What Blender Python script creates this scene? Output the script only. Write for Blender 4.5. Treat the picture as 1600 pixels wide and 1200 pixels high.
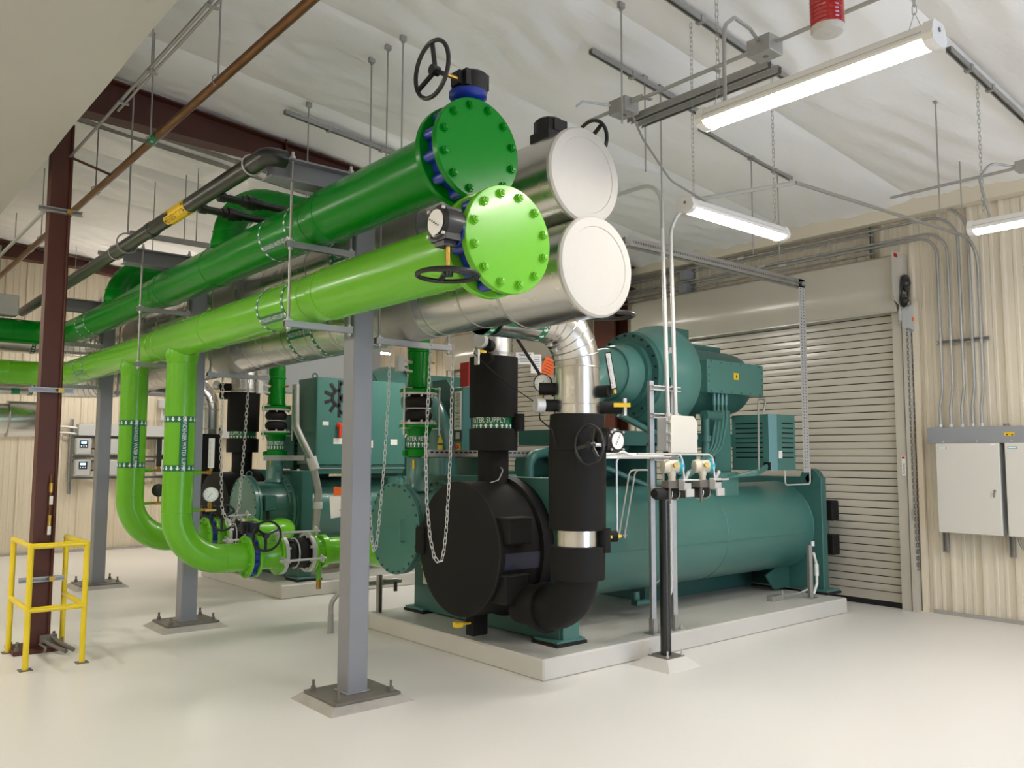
import bpy, bmesh, math, random
from mathutils import Vector, Matrix
random.seed(7)
PI = math.pi
for o in list(bpy.data.objects):
    bpy.data.objects.remove(o)
S = bpy.context.scene
COL = S.collection

# ------------------------------------------------------------------ camera
def look(yaw, pitch, roll):
    cy, sy, cp, sp = math.cos(yaw), math.sin(yaw), math.cos(pitch), math.sin(pitch)
    f = Vector((cy*cp, sy*cp, sp)); r = Vector((sy, -cy, 0)); d = f.cross(r)
    c, s = math.cos(roll), math.sin(roll)
    r2 = c*r + s*d; d2 = -s*r + c*d
    return Matrix(((r2.x, -d2.x, -f.x), (r2.y, -d2.y, -f.y), (r2.z, -d2.z, -f.z)))
cam = bpy.data.cameras.new('camera'); cam.sensor_width = 36; cam.lens = 36*1316.7/1600
cam.clip_start = 0.05; cam.clip_end = 200
camo = bpy.data.objects.new('camera', cam); COL.objects.link(camo)
camo.matrix_world = Matrix.Translation((0, 0, 1.6)) @ look(.87114, .087248, -.0026216).to_4x4()
S.camera = camo

# ------------------------------------------------------------------ world, exposure
W = bpy.data.worlds.new('sky'); S.world = W; W.use_nodes = True
bg = W.node_tree.nodes['Background']; bg.inputs[0].default_value = (.55, .72, 1, 1); bg.inputs[1].default_value = 3.0
S.view_settings.view_transform = 'Standard'; S.view_settings.look = 'None'
S.view_settings.exposure = 1.0; S.view_settings.gamma = 1
try: S.view_settings.use_curve_mapping = False
except Exception: pass
LAMP = 40.0          # radiance of the fluorescent-style LED diffusers

# ------------------------------------------------------------------ materials
def lin(h):
    h = h.lstrip('#'); v = [int(h[i:i+2], 16)/255 for i in (0, 2, 4)]
    return tuple(x/12.92 if x <= .04045 else ((x+.055)/1.055)**2.4 for x in v) + (1,)
MAT = {}
def mat(name, col, rough=.5, metal=0, var=.06, nscale=3, bump=0, bscale=40, coat=0, emit=0, stretch=None, rvar=0, spec=.5):
    m = bpy.data.materials.new(name); m.use_nodes = True
    nt = m.node_tree; b = nt.nodes['Principled BSDF']
    c = lin(col)
    b.inputs['Roughness'].default_value = rough; b.inputs['Metallic'].default_value = metal
    b.inputs['Specular IOR Level'].default_value = spec
    if coat: b.inputs['Coat Weight'].default_value = coat; b.inputs['Coat Roughness'].default_value = .08
    tc = nt.nodes.new('ShaderNodeTexCoord'); vec = tc.outputs['Object']
    if stretch:
        mp = nt.nodes.new('ShaderNodeMapping'); mp.inputs['Scale'].default_value = stretch
        nt.links.new(vec, mp.inputs['Vector']); vec = mp.outputs['Vector']
    if var:
        n = nt.nodes.new('ShaderNodeTexNoise'); n.inputs['Scale'].default_value = nscale; n.inputs['Detail'].default_value = 5
        nt.links.new(vec, n.inputs['Vector'])
        r = nt.nodes.new('ShaderNodeMix'); r.data_type = 'RGBA'
        r.inputs['A'].default_value = tuple(x*(1-var) for x in c[:3]) + (1,)
        r.inputs['B'].default_value = tuple(min(1, x*(1+var)) for x in c[:3]) + (1,)
        nt.links.new(n.outputs['Fac'], r.inputs['Factor']); nt.links.new(r.outputs['Result'], b.inputs['Base Color'])
        if rvar:
            mr = nt.nodes.new('ShaderNodeMapRange'); mr.inputs['To Min'].default_value = max(0, rough-rvar); mr.inputs['To Max'].default_value = rough+rvar
            nt.links.new(n.outputs['Fac'], mr.inputs['Value']); nt.links.new(mr.outputs['Result'], b.inputs['Roughness'])
    else:
        b.inputs['Base Color'].default_value = c
    if bump:
        n2 = nt.nodes.new('ShaderNodeTexNoise'); n2.inputs['Scale'].default_value = bscale; n2.inputs['Detail'].default_value = 6
        nt.links.new(vec, n2.inputs['Vector'])
        bp = nt.nodes.new('ShaderNodeBump'); bp.inputs['Strength'].default_value = bump; bp.inputs['Distance'].default_value = .02
        nt.links.new(n2.outputs['Fac'], bp.inputs['Height']); nt.links.new(bp.outputs['Normal'], b.inputs['Normal'])
    if emit:
        b.inputs['Emission Color'].default_value = c; b.inputs['Emission Strength'].default_value = emit
    MAT[name] = m
    return m
mat('floor', '#e6e3dd', .3, var=.02, nscale=.5, bump=.012, bscale=2.2, rvar=.05)
mat('pad', '#cdcac2', .38, var=.09, nscale=2.0, bump=.06, bscale=9, rvar=.05)
mat('vinyl', '#f4f2ef', .42, var=.02, nscale=1.2, bump=.9, bscale=2.4, stretch=(.7, 2.4, 1))
mat('vinyl_flat', '#b8b4ab', .5, var=.04, nscale=1.5, bump=.12, bscale=3)
mat('siding', '#dacfb8', .42, var=.012, nscale=1.2)
mat('door', '#bdb6a6', .2, var=.04, nscale=1.2, stretch=(.3, .3, 3), rvar=.05)
mat('rubber', '#161412', .75, var=.2, nscale=8)
mat('darkgreen', '#007e18', .25, var=.05, nscale=2, bump=.03, bscale=12, spec=.25)
mat('limegreen', '#6cba24', .26, var=.04, nscale=2, bump=.03, bscale=12, coat=.15, spec=.4)
mat('teal', '#47786f', .32, var=.05, nscale=3, bump=.05, bscale=30, coat=.2)
mat('tealdark', '#37655d', .35, var=.05, nscale=3)
mat('blue', '#16308f', .3, var=.1, nscale=9, coat=.2)
mat('navy', '#23263f', .45, var=.1)
mat('foam', '#11100e', .7, var=.14, nscale=2.4, bump=.12, bscale=4, spec=.3)
mat('alu', '#d4d2cd', .26, metal=1, var=.05, nscale=5, bump=.05, bscale=3.5, rvar=.06)
mat('aluband', '#b9b7b0', .3, metal=1, var=.1)
mat('mastic', '#c2bdb3', .5, var=.05, nscale=4, bump=.25, bscale=9)
mat('galv', '#a5a39e', .42, metal=.55, var=.14, nscale=14, rvar=.08)
mat('galvwhite', '#c9c8c4', .4, metal=.3, var=.06)
mat('steelgrey', '#86878b', .42, var=.05, nscale=3)
mat('ironoxide', '#4f2414', .55, var=.12, nscale=4)
mat('yellow', '#edd013', .35, var=.06, nscale=8, coat=.2)
mat('copper', '#7a5330', .4, metal=.6, var=.25, nscale=5)
mat('brass', '#b08d45', .35, metal=.9, var=.15)
mat('blackmetal', '#121110', .4, var=.2, nscale=8, coat=.15)
mat('blackpipe', '#1b1b18', .32, var=.2, nscale=3, coat=.2)
mat('grout', '#a9a49b', .6, var=.18, nscale=9, bump=.5, bscale=25)
mat('platesteel', '#6d675f', .5, var=.2, nscale=9)
mat('white', '#e9e7e1', .4, var=.02)
mat('whitegloss', '#dcd9d2', .25, var=.02)
mat('cabinet', '#d4d0c5', .4, var=.02, nscale=2)
mat('trough', '#8f9192', .45, var=.03)
mat('boxgrey', '#b9bab8', .45, var=.03)
mat('beige', '#d6cdb6', .4, var=.04)
mat('cyan', '#1f9fb0', .35, var=.05)
mat('labelgreen', '#0c6b45', .4, var=.03)
mat('labelyellow', '#e7bf1d', .45, var=.03)
mat('print_white', '#eef3ee', .5, var=0)
mat('print_black', '#0c0c0c', .5, var=0)
mat('paper', '#e8e5dc', .6, var=.02)
mat('orange', '#e8631c', .55, var=.04)
mat('red', '#b8161a', .4, var=.05)
mat('redswitch', '#d8432f', .35, var=.05)
mat('screenblue', '#16233f', .25, var=0)
mat('lcd', '#9fd2ff', .3, var=0, emit=1.2)
mat('diffuser', '#fff8f0', .4, var=0, emit=LAMP)
mat('ceiling_fill_glow', '#fff8f0', .4, var=0, emit=14)  # glow for the added fixture tops that brighten the ceiling
mat('glassclear', '#dfe6e6', .1, var=0)
mat('greenwire', '#1d6b3c', .5, var=0)
m = mat('lens', '#c00d12', .12, var=0, coat=.6); m.node_tree.nodes['Principled BSDF'].inputs['Transmission Weight'].default_value = .35
mat('void', '#0a0807', .9, var=0)

# ------------------------------------------------------------------ mesh builder
def basis(a):
    a = Vector(a).normalized()
    if abs(a.y) > .9: e1 = Vector((1, 0, 0))
    elif abs(a.z) > .9: e1 = Vector((1, 0, 0))
    elif abs(a.x) > .9: e1 = Vector((0, 1, 0))
    else: e1 = a.cross(Vector((0, 0, 1)))
    e1 = (e1 - a*e1.dot(a)).normalized(); e2 = a.cross(e1)
    return a, e1, e2
class MB:
    def __init__(s): s.v = []; s.f = []
    def add(s, vs, fs):
        n = len(s.v); s.v += [Vector(x) for x in vs]; s.f += [tuple(i+n for i in f) for f in fs]; return s
    def box(s, x0, y0, z0, x1, y1, z1):
        return s.add([(x0,y0,z0),(x1,y0,z0),(x1,y1,z0),(x0,y1,z0),(x0,y0,z1),(x1,y0,z1),(x1,y1,z1),(x0,y1,z1)],
                     [(0,3,2,1),(4,5,6,7),(0,1,5,4),(1,2,6,5),(2,3,7,6),(3,0,4,7)])
    def cbox(s, x0, y0, z0, x1, y1, z1, c=.006):
        "box with chamfered edges"
        xs = (x0, x1); ys = (y0, y1); zs = (z0, z1); vs = []; idx = {}
        for i in (0, 1):
            for j in (0, 1):
                for k in (0, 1):
                    p = Vector((xs[i], ys[j], zs[k])); sg = (1-2*i, 1-2*j, 1-2*k)
                    for ax in range(3):
                        q = Vector(p)
                        for a2 in range(3):
                            if a2 != ax: q[a2] += sg[a2]*c
                        idx[i, j, k, ax] = len(vs); vs.append(q)
        fs = []
        for ax in range(3):
            a, b = [t for t in range(3) if t != ax]
            for side in (0, 1):
                loop = []
                for (p, q) in ((0,0),(1,0),(1,1),(0,1)):
                    k = [0,0,0]; k[ax] = side; k[a] = p; k[b] = q
                    loop.append(idx[k[0],k[1],k[2],ax])
                fs.append(tuple(loop))
            for (p, q) in ((0,0),(1,0),(1,1),(0,1)):      # edges along ax
                k0 = [0,0,0]; k0[a] = p; k0[b] = q; k1 = list(k0); k1[ax] = 1
                fs.append((idx[(*k0, a)], idx[(*k1, a)], idx[(*k1, b)], idx[(*k0, b)]))
        for i in (0, 1):
            for j in (0, 1):
                for k in (0, 1): fs.append((idx[i,j,k,0], idx[i,j,k,1], idx[i,j,k,2]))
        return s.add(vs, fs)
    def obox(s, c, ax, ay, az, dx, dy, dz):
        "box centred at c along three given unit axes"
        c = Vector(c); ax, ay, az = Vector(ax), Vector(ay), Vector(az); vs = []
        for k in (-1, 1):
            for (i, j) in ((-1,-1),(1,-1),(1,1),(-1,1)): vs.append(c + ax*dx/2*i + ay*dy/2*j + az*dz/2*k)
        return s.add(vs, [(0,3,2,1),(4,5,6,7),(0,1,5,4),(1,2,6,5),(2,3,7,6),(3,0,4,7)])
    def lathe(s, o, a, prof, seg=32, th0=0, th1=2*PI):
        o = Vector(o); a, e1, e2 = basis(a); full = abs(th1-th0-2*PI) < 1e-6
        n = seg if full else seg+1; vs = []; fs = []
        for (t, r) in prof:
            for i in range(n):
                th = th0 + (th1-th0)*i/seg
                vs.append(o + a*t + (e1*math.cos(th) + e2*math.sin(th))*max(r, 1e-5))
        for k in range(len(prof)-1):
            for i in range(seg):
                j = (i+1) % n
                fs.append((k*n+i, k*n+j, (k+1)*n+j, (k+1)*n+i))
        if full:
            if prof[0][1] > 1e-4: fs.append(tuple(range(n))[::-1])
            if prof[-1][1] > 1e-4: fs.append(tuple((len(prof)-1)*n+i for i in range(n)))
        return s.add(vs, fs)
    def cyl(s, p0, p1, r, r1=None, seg=16):
        p0, p1 = Vector(p0), Vector(p1); d = p1-p0
        return s.lathe(p0, d, [(0, r), (d.length, r if r1 is None else r1)], seg)
    def tube(s, pts, r, seg=10, bend=0, bseg=6, caps=True):
        pts = [Vector(p) for p in pts]; path = [pts[0]]
        rr = r if callable(r) else (lambda i: r)
        for i in range(1, len(pts)-1):
            p = pts[i]; a = (pts[i-1]-p); b = (pts[i+1]-p)
            bd = bend.get(i, 0) if isinstance(bend, dict) else bend
            if not bd: path.append(p); continue
            an = a.normalized(); bn = b.normalized(); ang = an.angle(bn)
            t = min(bd/math.tan(ang/2), a.length*.49 if i > 1 else a.length*.98, b.length*.49 if i < len(pts)-2 else b.length*.98)
            R = t*math.tan(ang/2); bis = (an+bn).normalized(); c = p + bis*(R/math.sin(ang/2))
            p0 = p+an*t; p1 = p+bn*t; v0 = p0-c; v1 = p1-c; tot = v0.angle(v1); axn = v0.cross(v1).normalized()
            for k in range(bseg+1): path.append(c + Matrix.Rotation(tot*k/bseg, 3, axn) @ v0)
        path.append(pts[-1]); q = [path[0]]
        for p in path[1:]:
            if (p-q[-1]).length > 1e-5: q.append(p)
        path = q; n = len(path); vs = []; fs = []
        tan = []
        for i in range(n):
            if i == 0: t = path[1]-path[0]
            elif i == n-1: t = path[-1]-path[-2]
            else: t = (path[i+1]-path[i]).normalized() + (path[i]-path[i-1]).normalized()
            tan.append(t.normalized())
        _, e1, e2 = basis(tan[0])
        for i in range(n):
            if i: 
                q = tan[i-1].rotation_difference(tan[i]); e1 = q @ e1
            e1 = (e1 - tan[i]*e1.dot(tan[i])).normalized(); e2 = tan[i].cross(e1)
            sc = 1.0
            if 0 < i < n-1:
                d = (path[i+1]-path[i]).normalized(); sc = 1/max(.5, tan[i].dot(d))
            for k in range(seg):
                th = 2*PI*k/seg; vs.append(path[i] + (e1*math.cos(th)+e2*math.sin(th))*(r(i) if callable(r) else r))
        for i in range(n-1):
            for k in range(seg):
                j = (k+1) % seg; fs.append((i*seg+k, i*seg+j, (i+1)*seg+j, (i+1)*seg+k))
        if caps: fs.append(tuple(range(seg))[::-1]); fs.append(tuple((n-1)*seg+k for k in range(seg)))
        return s.add(vs, fs)
    def torus(s, c, a, R, r, seg=32, rs=8, th0=0, th1=2*PI):
        c = Vector(c); a, e1, e2 = basis(a); full = abs(th1-th0-2*PI) < 1e-6; n = seg if full else seg+1; vs = []; fs = []
        for i in range(n):
            th = th0+(th1-th0)*i/seg; d = e1*math.cos(th)+e2*math.sin(th)
            for k in range(rs):
                ph = 2*PI*k/rs; vs.append(c + d*(R+r*math.cos(ph)) + a*(r*math.sin(ph)))
        for i in range(seg):
            for k in range(rs):
                i2 = (i+1) % n; k2 = (k+1) % rs; fs.append((i*rs+k, i2*rs+k, i2*rs+k2, i*rs+k2))
        return s.add(vs, fs)
    def prism(s, poly, o, u, v, w):
        "extrude a 2D polygon (in axes u, v at o) by vector w"
        o, u, v, w = Vector(o), Vector(u), Vector(v), Vector(w); n = len(poly)
        a = [o+u*x+v*y for x, y in poly]; b = [p+w for p in a]
        return s.add(a+b, [tuple(range(n))[::-1], tuple(range(n, 2*n))] + [(i, (i+1) % n, n+(i+1) % n, n+i) for i in range(n)])
    def hexbolt(s, p, a, r, h, stud=0):
        p = Vector(p); a = Vector(a).normalized(); s.cyl(p, p+a*h, r, seg=6)
        if stud: s.cyl(p+a*h, p+a*(h+stud), r*.55, seg=6)
        return s
    def quad(s, a, b, c, d): return s.add([a, b, c, d], [(0, 1, 2, 3)])

ROOT = {}
def top(name, label, cat, loc=(0, 0, 0), group=None, kind=None):
    o = bpy.data.objects.new(name, None); o.empty_display_size = .1; COL.objects.link(o); o.location = loc
    ROOT[o] = Vector(loc)
    return tag(o, label, cat, group, kind)
def tag(o, label=None, cat=None, group=None, kind=None):
    if label: o['label'] = label
    if cat: o['category'] = cat
    if group: o['group'] = group
    if kind: o['kind'] = kind
    return o
def mesh(name, mb, m, off=(0, 0, 0), flat=False, ang=32):
    off = Vector(off); me = bpy.data.meshes.new(name)
    me.from_pydata([tuple(v-off) for v in mb.v], [], mb.f)
    bm = bmesh.new(); bm.from_mesh(me); bmesh.ops.recalc_face_normals(bm, faces=bm.faces); bm.to_mesh(me); bm.free()
    if not flat:
        me.polygons.foreach_set('use_smooth', [True]*len(me.polygons)); me.set_sharp_from_angle(angle=math.radians(ang))
    me.materials.append(MAT[m] if isinstance(m, str) else m)
    me.update()
    return me
SPLIT = {'foam_stub', 'retaining_ring', 'weld_seam', 'gore_seam', 'tap_fitting', 'clamp', 'slot', 'jacket_clip', 'u_bolt', 'data_sticker', 'cable_conduit', 'flexible_hose', 'conduit', 'lug', 'vent_slot', 'union', 'tube_fitting', 'paper_tag', 'hazard_sticker', 'cover_plate', 'u_bolt', 'nut', 'hinge', 'frame_beam', 'cable', 'channel', 'drain_fitting', 'button'}
TINY = {'bolt', 'cover_screw', 'plug', 'scale_marks', 'perforation', 'rod_nut', 'anchor_bolts', 'knockout'}
def islands(mb):
    p = list(range(len(mb.v)))
    def f(i):
        while p[i] != i: p[i] = p[p[i]]; i = p[i]
        return i
    for q in mb.f:
        for j in q[1:]: p[f(j)] = f(q[0])
    out = {}
    for q in mb.f: out.setdefault(f(q[0]), []).append(q)
    res = []
    for fs in out.values():
        ix = sorted({i for q in fs for i in q}); mp = {i: k for k, i in enumerate(ix)}
        b = MB(); b.v = [mb.v[i] for i in ix]; b.f = [tuple(mp[i] for i in q) for q in fs]; res.append(b)
    return res
def part(name, mb, m, parent, label=None, kind=None, flat=False, ang=32):
    if name in SPLIT and kind is None:
        bs = islands(mb)
        if len(bs) > 1:
            for b in bs: o = part1(name, b, m, parent, label, kind, flat, ang)
            return o
    if name in TINY and kind is None and len(islands(mb)) > 2: kind = 'stuff'
    return part1(name, mb, m, parent, label, kind, flat, ang)
def part1(name, mb, m, parent, label=None, kind=None, flat=False, ang=32):
    off = ROOT[parent]
    o = bpy.data.objects.new(name, mesh(name, mb, m, off, flat, ang)); COL.objects.link(o); o.parent = parent
    ROOT[o] = off
    if label: o['label'] = label
    if kind: o['kind'] = kind
    return o
def single(name, mb, m, label, cat, loc=(0, 0, 0), group=None, kind=None, flat=False):
    o = bpy.data.objects.new(name, mesh(name, mb, m, loc, flat)); COL.objects.link(o); o.location = loc; ROOT[o] = Vector(loc)
    return tag(o, label, cat, group, kind)
KIDS = {}
def copy_tree(o, loc=None, label=None, parent=None, rz=None):
    c = o.copy(); COL.objects.link(c); c.parent = parent
    if parent is None:
        if loc is not None: c.location = loc
        if rz is not None: c.rotation_euler = (0, 0, rz)
        if label: c['label'] = label
        ROOT[c] = Vector(c.location)
    for ch in [x for x in bpy.data.objects if x.parent == o]: copy_tree(ch, parent=c)
    return c

# ------------------------------------------------------------------ print on surfaces
_txt = {}
def text2d(body, size, sq=1.0):
    k = (body, size, sq)
    if k in _txt: return _txt[k]
    cu = bpy.data.curves.new('t', 'FONT'); cu.body = body; cu.size = size; cu.align_x = 'CENTER'; cu.align_y = 'CENTER'; cu.resolution_u = 2
    o = bpy.data.objects.new('t', cu); COL.objects.link(o)
    dg = bpy.context.evaluated_depsgraph_get(); me = bpy.data.meshes.new_from_object(o.evaluated_get(dg))
    vs = [(v.co.x*sq, v.co.y) for v in me.vertices]; fs = [tuple(p.vertices) for p in me.polygons]
    bpy.data.objects.remove(o); bpy.data.curves.remove(cu); bpy.data.meshes.remove(me)
    _txt[k] = (vs, fs); return _txt[k]
class Cyl:
    "a pipe surface: origin, axis, radius; angles in degrees from e1 towards e2 of basis(axis)"
    def __init__(s, o, a, r): s.o = Vector(o); s.a, s.e1, s.e2 = basis(a); s.r = r
    def at(s, t, th, dr=0):
        return s.o + s.a*t + (s.e1*math.cos(th)+s.e2*math.sin(th))*(s.r+dr)
    def ring(s, mb, t0, t1, dr=.0015, seg=40, th0=0, th1=2*PI):
        return mb.lathe(s.o, s.a, [(t0, s.r+dr*.2), (t0, s.r+dr), (t1, s.r+dr), (t1, s.r+dr*.2)], seg, th0, th1) if abs(th1-th0-2*PI) > 1e-6 else \
               mb.lathe(s.o, s.a, [(t0, s.r+dr*.2), (t0, s.r+dr), (t1, s.r+dr), (t1, s.r+dr*.2), (t0, s.r+dr*.2)], seg)
    def wrap(s, mb, vs, fs, t, thdeg, read, dr=.003):
        "read: '+a','-a' along the axis, or 'around' (upright letters on a vertical pipe)"
        th0 = math.radians(thdeg); N = s.e1*math.cos(th0)+s.e2*math.sin(th0); T = -s.e1*math.sin(th0)+s.e2*math.cos(th0)
        if read == 'around':
            sg = 1
            if N.cross(T).dot(Vector((0, 0, 1))) < 0: sg = -1
            up = N.cross(T*sg).dot(s.a)
            out = [s.at(t+y*up, th0+sg*x/s.r, dr) for x, y in vs]
        else:
            sa = 1 if read == '+a' else -1; U = N.cross(s.a*sa).dot(T)
            out = [s.at(t+sa*x, th0+U*y/s.r, dr) for x, y in vs]
        return mb.add(out, fs)
    def arrows(s, mb, t, n, L, wd, dirn, dr=.003):
        for k in range(n):
            th = 360*k/n
            A = [(-L/2, -wd*.2), (0, -wd*.2), (0, -wd/2), (L/2, 0), (0, wd/2), (0, wd*.2), (-L/2, wd*.2)]
            s.wrap(mb, A, [(0, 1, 5, 6), (1, 2, 3), (1, 3, 5), (5, 3, 4)], t, th, '+a' if dirn > 0 else '-a', dr)
        return mb
def pipe_label(parent, cy, t0, t1, bw, n, AL, AW, dirn, text, size, th, read, strip=True, sq=.74):
    "two arrow bands at t0 and t1 joined by a lettered strip at angle th"
    g = MB(); w = MB()
    for t in (t0, t1):
        cy.ring(g, t-bw/2, t+bw/2); cy.arrows(w, t, n, AL, AW, dirn)
    if text:
        h = size*.75/cy.r; t_ = math.radians(th)
        if strip: cy.ring(g, min(t0, t1), max(t0, t1), .0015, 8, t_-h, t_+h)
        vs, fs = text2d(text, size, sq); cy.wrap(w, vs, fs, (t0+t1)/2, th, read)
    b = part('pipe_label', g, 'labelgreen', parent, 'green pipe marker tape')
    part('lettering', w, 'print_white', b)
    return b
def flat_text(mb, body, size, c, right, up, off=.0015):
    c, right, up = Vector(c), Vector(right), Vector(up); n = right.cross(up)
    vs, fs = text2d(body, size)
    return mb.add([c + right*x + up*y + n*off for x, y in vs], fs)
# ------------------------------------------------------------------ common hardware
def wheel_mb(c, a, R, r=.012, spoke=.028, ref=0, dish=.02):
    c = Vector(c); a, e1, e2 = basis(a); mb = MB(); mb.torus(c, a, R, r, 36, 8)
    hub = c - a*dish; mb.cyl(hub-a*.02, hub+a*.025, .026, seg=14)
    for k in range(3):
        th = ref+2*PI*k/3; d = e1*math.cos(th)+e2*math.sin(th); t = -e1*math.sin(th)+e2*math.cos(th)
        p0 = hub+d*.018; p1 = c+d*R; ax = (p1-p0).normalized()
        mb.obox((p0+p1)/2, ax, t, ax.cross(t), (p1-p0).length, spoke, .012)
    return mb
def chain_mb(pts, pitch=.03, w=.0105, r=.0028):
    pts = [Vector(p) for p in pts]; L = [0]
    for i in range(1, len(pts)): L.append(L[-1]+(pts[i]-pts[i-1]).length)
    def at(d):
        for i in range(1, len(pts)):
            if d <= L[i] or i == len(pts)-1:
                f = (d-L[i-1])/max(1e-6, L[i]-L[i-1]); return pts[i-1].lerp(pts[i], f), (pts[i]-pts[i-1]).normalized()
    mb = MB(); n = int(L[-1]/pitch)
    for k in range(n):
        p, t = at((k+.5)*pitch); _, e1, e2 = basis(t)
        if k % 2: e1 = e2
        hl = pitch*.66
        loop = [p+t*(hl-w)*sx + (t*math.cos(q)+e1*math.sin(q))*w for sx, qs in ((1, (PI/2, PI/4, 0, -PI/4, -PI/2)), (-1, (-PI/2, -3*PI/4, PI, 3*PI/4, PI/2))) for q in qs]
        ring = loop; m = len(ring); vs = []; fs = []; nrm = t.cross(e1)
        for i in range(m):
            tg = (ring[(i+1) % m]-ring[i-1]).normalized(); o = tg.cross(nrm)
            for j in range(4):
                ph = PI/2*j; vs.append(ring[i]+(o*math.cos(ph)+nrm*math.sin(ph))*r)
        for i in range(m):
            for j in range(4): fs.append((i*4+j, ((i+1) % m)*4+j, ((i+1) % m)*4+(j+1) % 4, i*4+(j+1) % 4))
        mb.add(vs, fs)
    return mb
def strut_mb(p0, p1, open_dir, w=.041, h=.041, lips=True):
    "unistrut channel: open side faces open_dir"
    p0, p1 = Vector(p0), Vector(p1); ax = (p1-p0).normalized(); u = Vector(open_dir); u = (u-ax*u.dot(ax)).normalized(); v = ax.cross(u)
    t = .003; l = .009
    poly = [(-w/2, -h/2), (w/2, -h/2), (w/2, h/2), (w/2-l, h/2), (w/2-l, h/2-t), (w/2-t, h/2-t), (w/2-t, -h/2+t), (-w/2+t, -h/2+t), (-w/2+t, h/2-t), (-w/2+l, h/2-t), (-w/2+l, h/2), (-w/2, h/2)]
    mb = MB(); n = len(poly); a = [p0+v*x+u*y for x, y in poly]; b = [p1+v*x+u*y for x, y in poly]
    fs = [(i, (i+1) % n, n+(i+1) % n, n+i) for i in range(n)]
    for q in (0, n): fs += [tuple(q+i for i in f) for f in ((0, 1, 6, 7), (1, 2, 5, 6), (2, 3, 4, 5), (0, 7, 8, 11), (8, 9, 10, 11))]
    return mb.add(a+b, fs)
# ================================================================== THE SHELL
def ceil_z(x): return 5.125-.097*abs(x-1.6)
fl = MB().box(-4, -5, -.2, 9.5, 16.2, 0)
single('floor', fl, 'floor', 'glossy off-white epoxy floor', 'floor', kind='structure')
# roof: one white vinyl insulation sheet between each pair of seams
ce = bpy.data.objects.new('ceiling', None); COL.objects.link(ce); ROOT[ce] = Vector((0, 0, 0)); ce['kind'] = 'structure'
seams = [2.48+1.54*k for k in range(-5, 10)]
rng = random.Random(3)
for k in range(len(seams)-1):
    y0, y1 = seams[k], seams[k+1]; mb = MB(); xs = [-4+.12*i for i in range(111)]; n = 25
    ph = [rng.uniform(0, 6.28) for _ in range(6)]
    pull = [(rng.uniform(2, 9), rng.uniform(.15, .85)) for _ in range(5)]; fold = [(rng.uniform(0, 9), rng.uniform(.9, 1.4), rng.choice((-1, 1))*rng.uniform(.1, .45), rng.uniform(0, 6)) for _ in range(4)]
    for x in xs:
        for j in range(n):
            s = j/(n-1); y = y0+(y1-y0)*s
            env = math.sin(PI*s)
            z = ceil_z(x) - .085*env**.55*(1-.35*s) - .022*env*math.sin(x*1.3+ph[0]+2*s) - .008*env*math.sin(x*2.9+ph[1]-5*s)
            for fx, fw, sl, fp in fold:      # bunches of near-parallel folds
                g = math.exp(-((x-fx-s*.6)/fw)**2); z += .013*g*env**.4*math.sin((s+sl*(x-fx))*30+fp)
            for px, ps in pull:              # star folds where a rod pierces the sheet
                dx, dy = x-px, (s-ps)*1.5; d = math.hypot(dx, dy); z += (.035*math.exp(-d*d/.1) + .014*math.exp(-d*d/.3)*math.sin(9*math.atan2(dy, dx)))*env
            mb.v.append(Vector((x, y, z)))
    for i in range(len(xs)-1):
        for j in range(n-1): mb.f.append((i*n+j, i*n+j+1, (i+1)*n+j+1, (i+1)*n+j))
    part('insulation_sheet', mb, 'vinyl', ce, ang=60)
roof = MB().add([(-4.2, -5.2, 5.1), (1.6, -5.2, 5.65), (9.5, -5.2, 4.9), (-4.2, 16.2, 5.1), (1.6, 16.2, 5.65), (9.5, 16.2, 4.9)], [(0, 1, 4, 3), (1, 2, 5, 4)])
part('roof_deck', roof, 'vinyl_flat', ce)
# white lined bulkhead that hides the left half of the roof
bk = MB()
n = 46
ed = [(1.385+.003*math.sin(i*1.7), -5+21*i/(n-1)) for i in range(n)]
bk.prism([(-4.1, -5)] + ed + [(-4.1, 16)], (0, 0, 4.0), (1, 0, 0), (0, 1, 0), (0, 0, .75))
single('trim_1', bk, 'vinyl_flat', 'white lined bulkhead hanging over the left edge', 'bulkhead', kind='structure')
def panel_mb(width, h):
    p = []
    for m in range(3):
        b = m*width/3
        p += [(b, 0), (b+.012, 0), (b+.026, .03), (b+.052, .03), (b+.066, 0), (b+.125, 0), (b+.133, .006), (b+.157, .006), (b+.165, 0), (b+.215, 0), (b+.223, .006), (b+.247, .006), (b+.255, 0)]
    p.append((width, 0)); mb = MB(); n = len(p)
    mb.v = [Vector((s, -d, 0)) for s, d in p] + [Vector((s, -d, h)) for s, d in p]
    mb.f = [(i, i+1, n+i+1, n+i) for i in range(n-1)]
    mb.box(0, .002, 0, width, .03, h)
    return mb
def wall(name, label, panels, xform):
    w = bpy.data.objects.new(name, None); COL.objects.link(w); w['kind'] = 'structure'; w['label'] = label; ROOT[w] = Vector((0, 0, 0))
    cache = {}
    for (s, wd, z0, z1) in panels:
        key = (round(wd, 3), round(z1-z0, 3))
        if key not in cache: cache[key] = mesh('siding_panel', panel_mb(wd, z1-z0), 'siding', flat=True)
        o = bpy.data.objects.new('siding_panel', cache[key]); COL.objects.link(o); o.parent = w
        loc, rz = xform(s, z0); o.location = loc; o.rotation_euler = (0, 0, rz)
    return w
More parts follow.
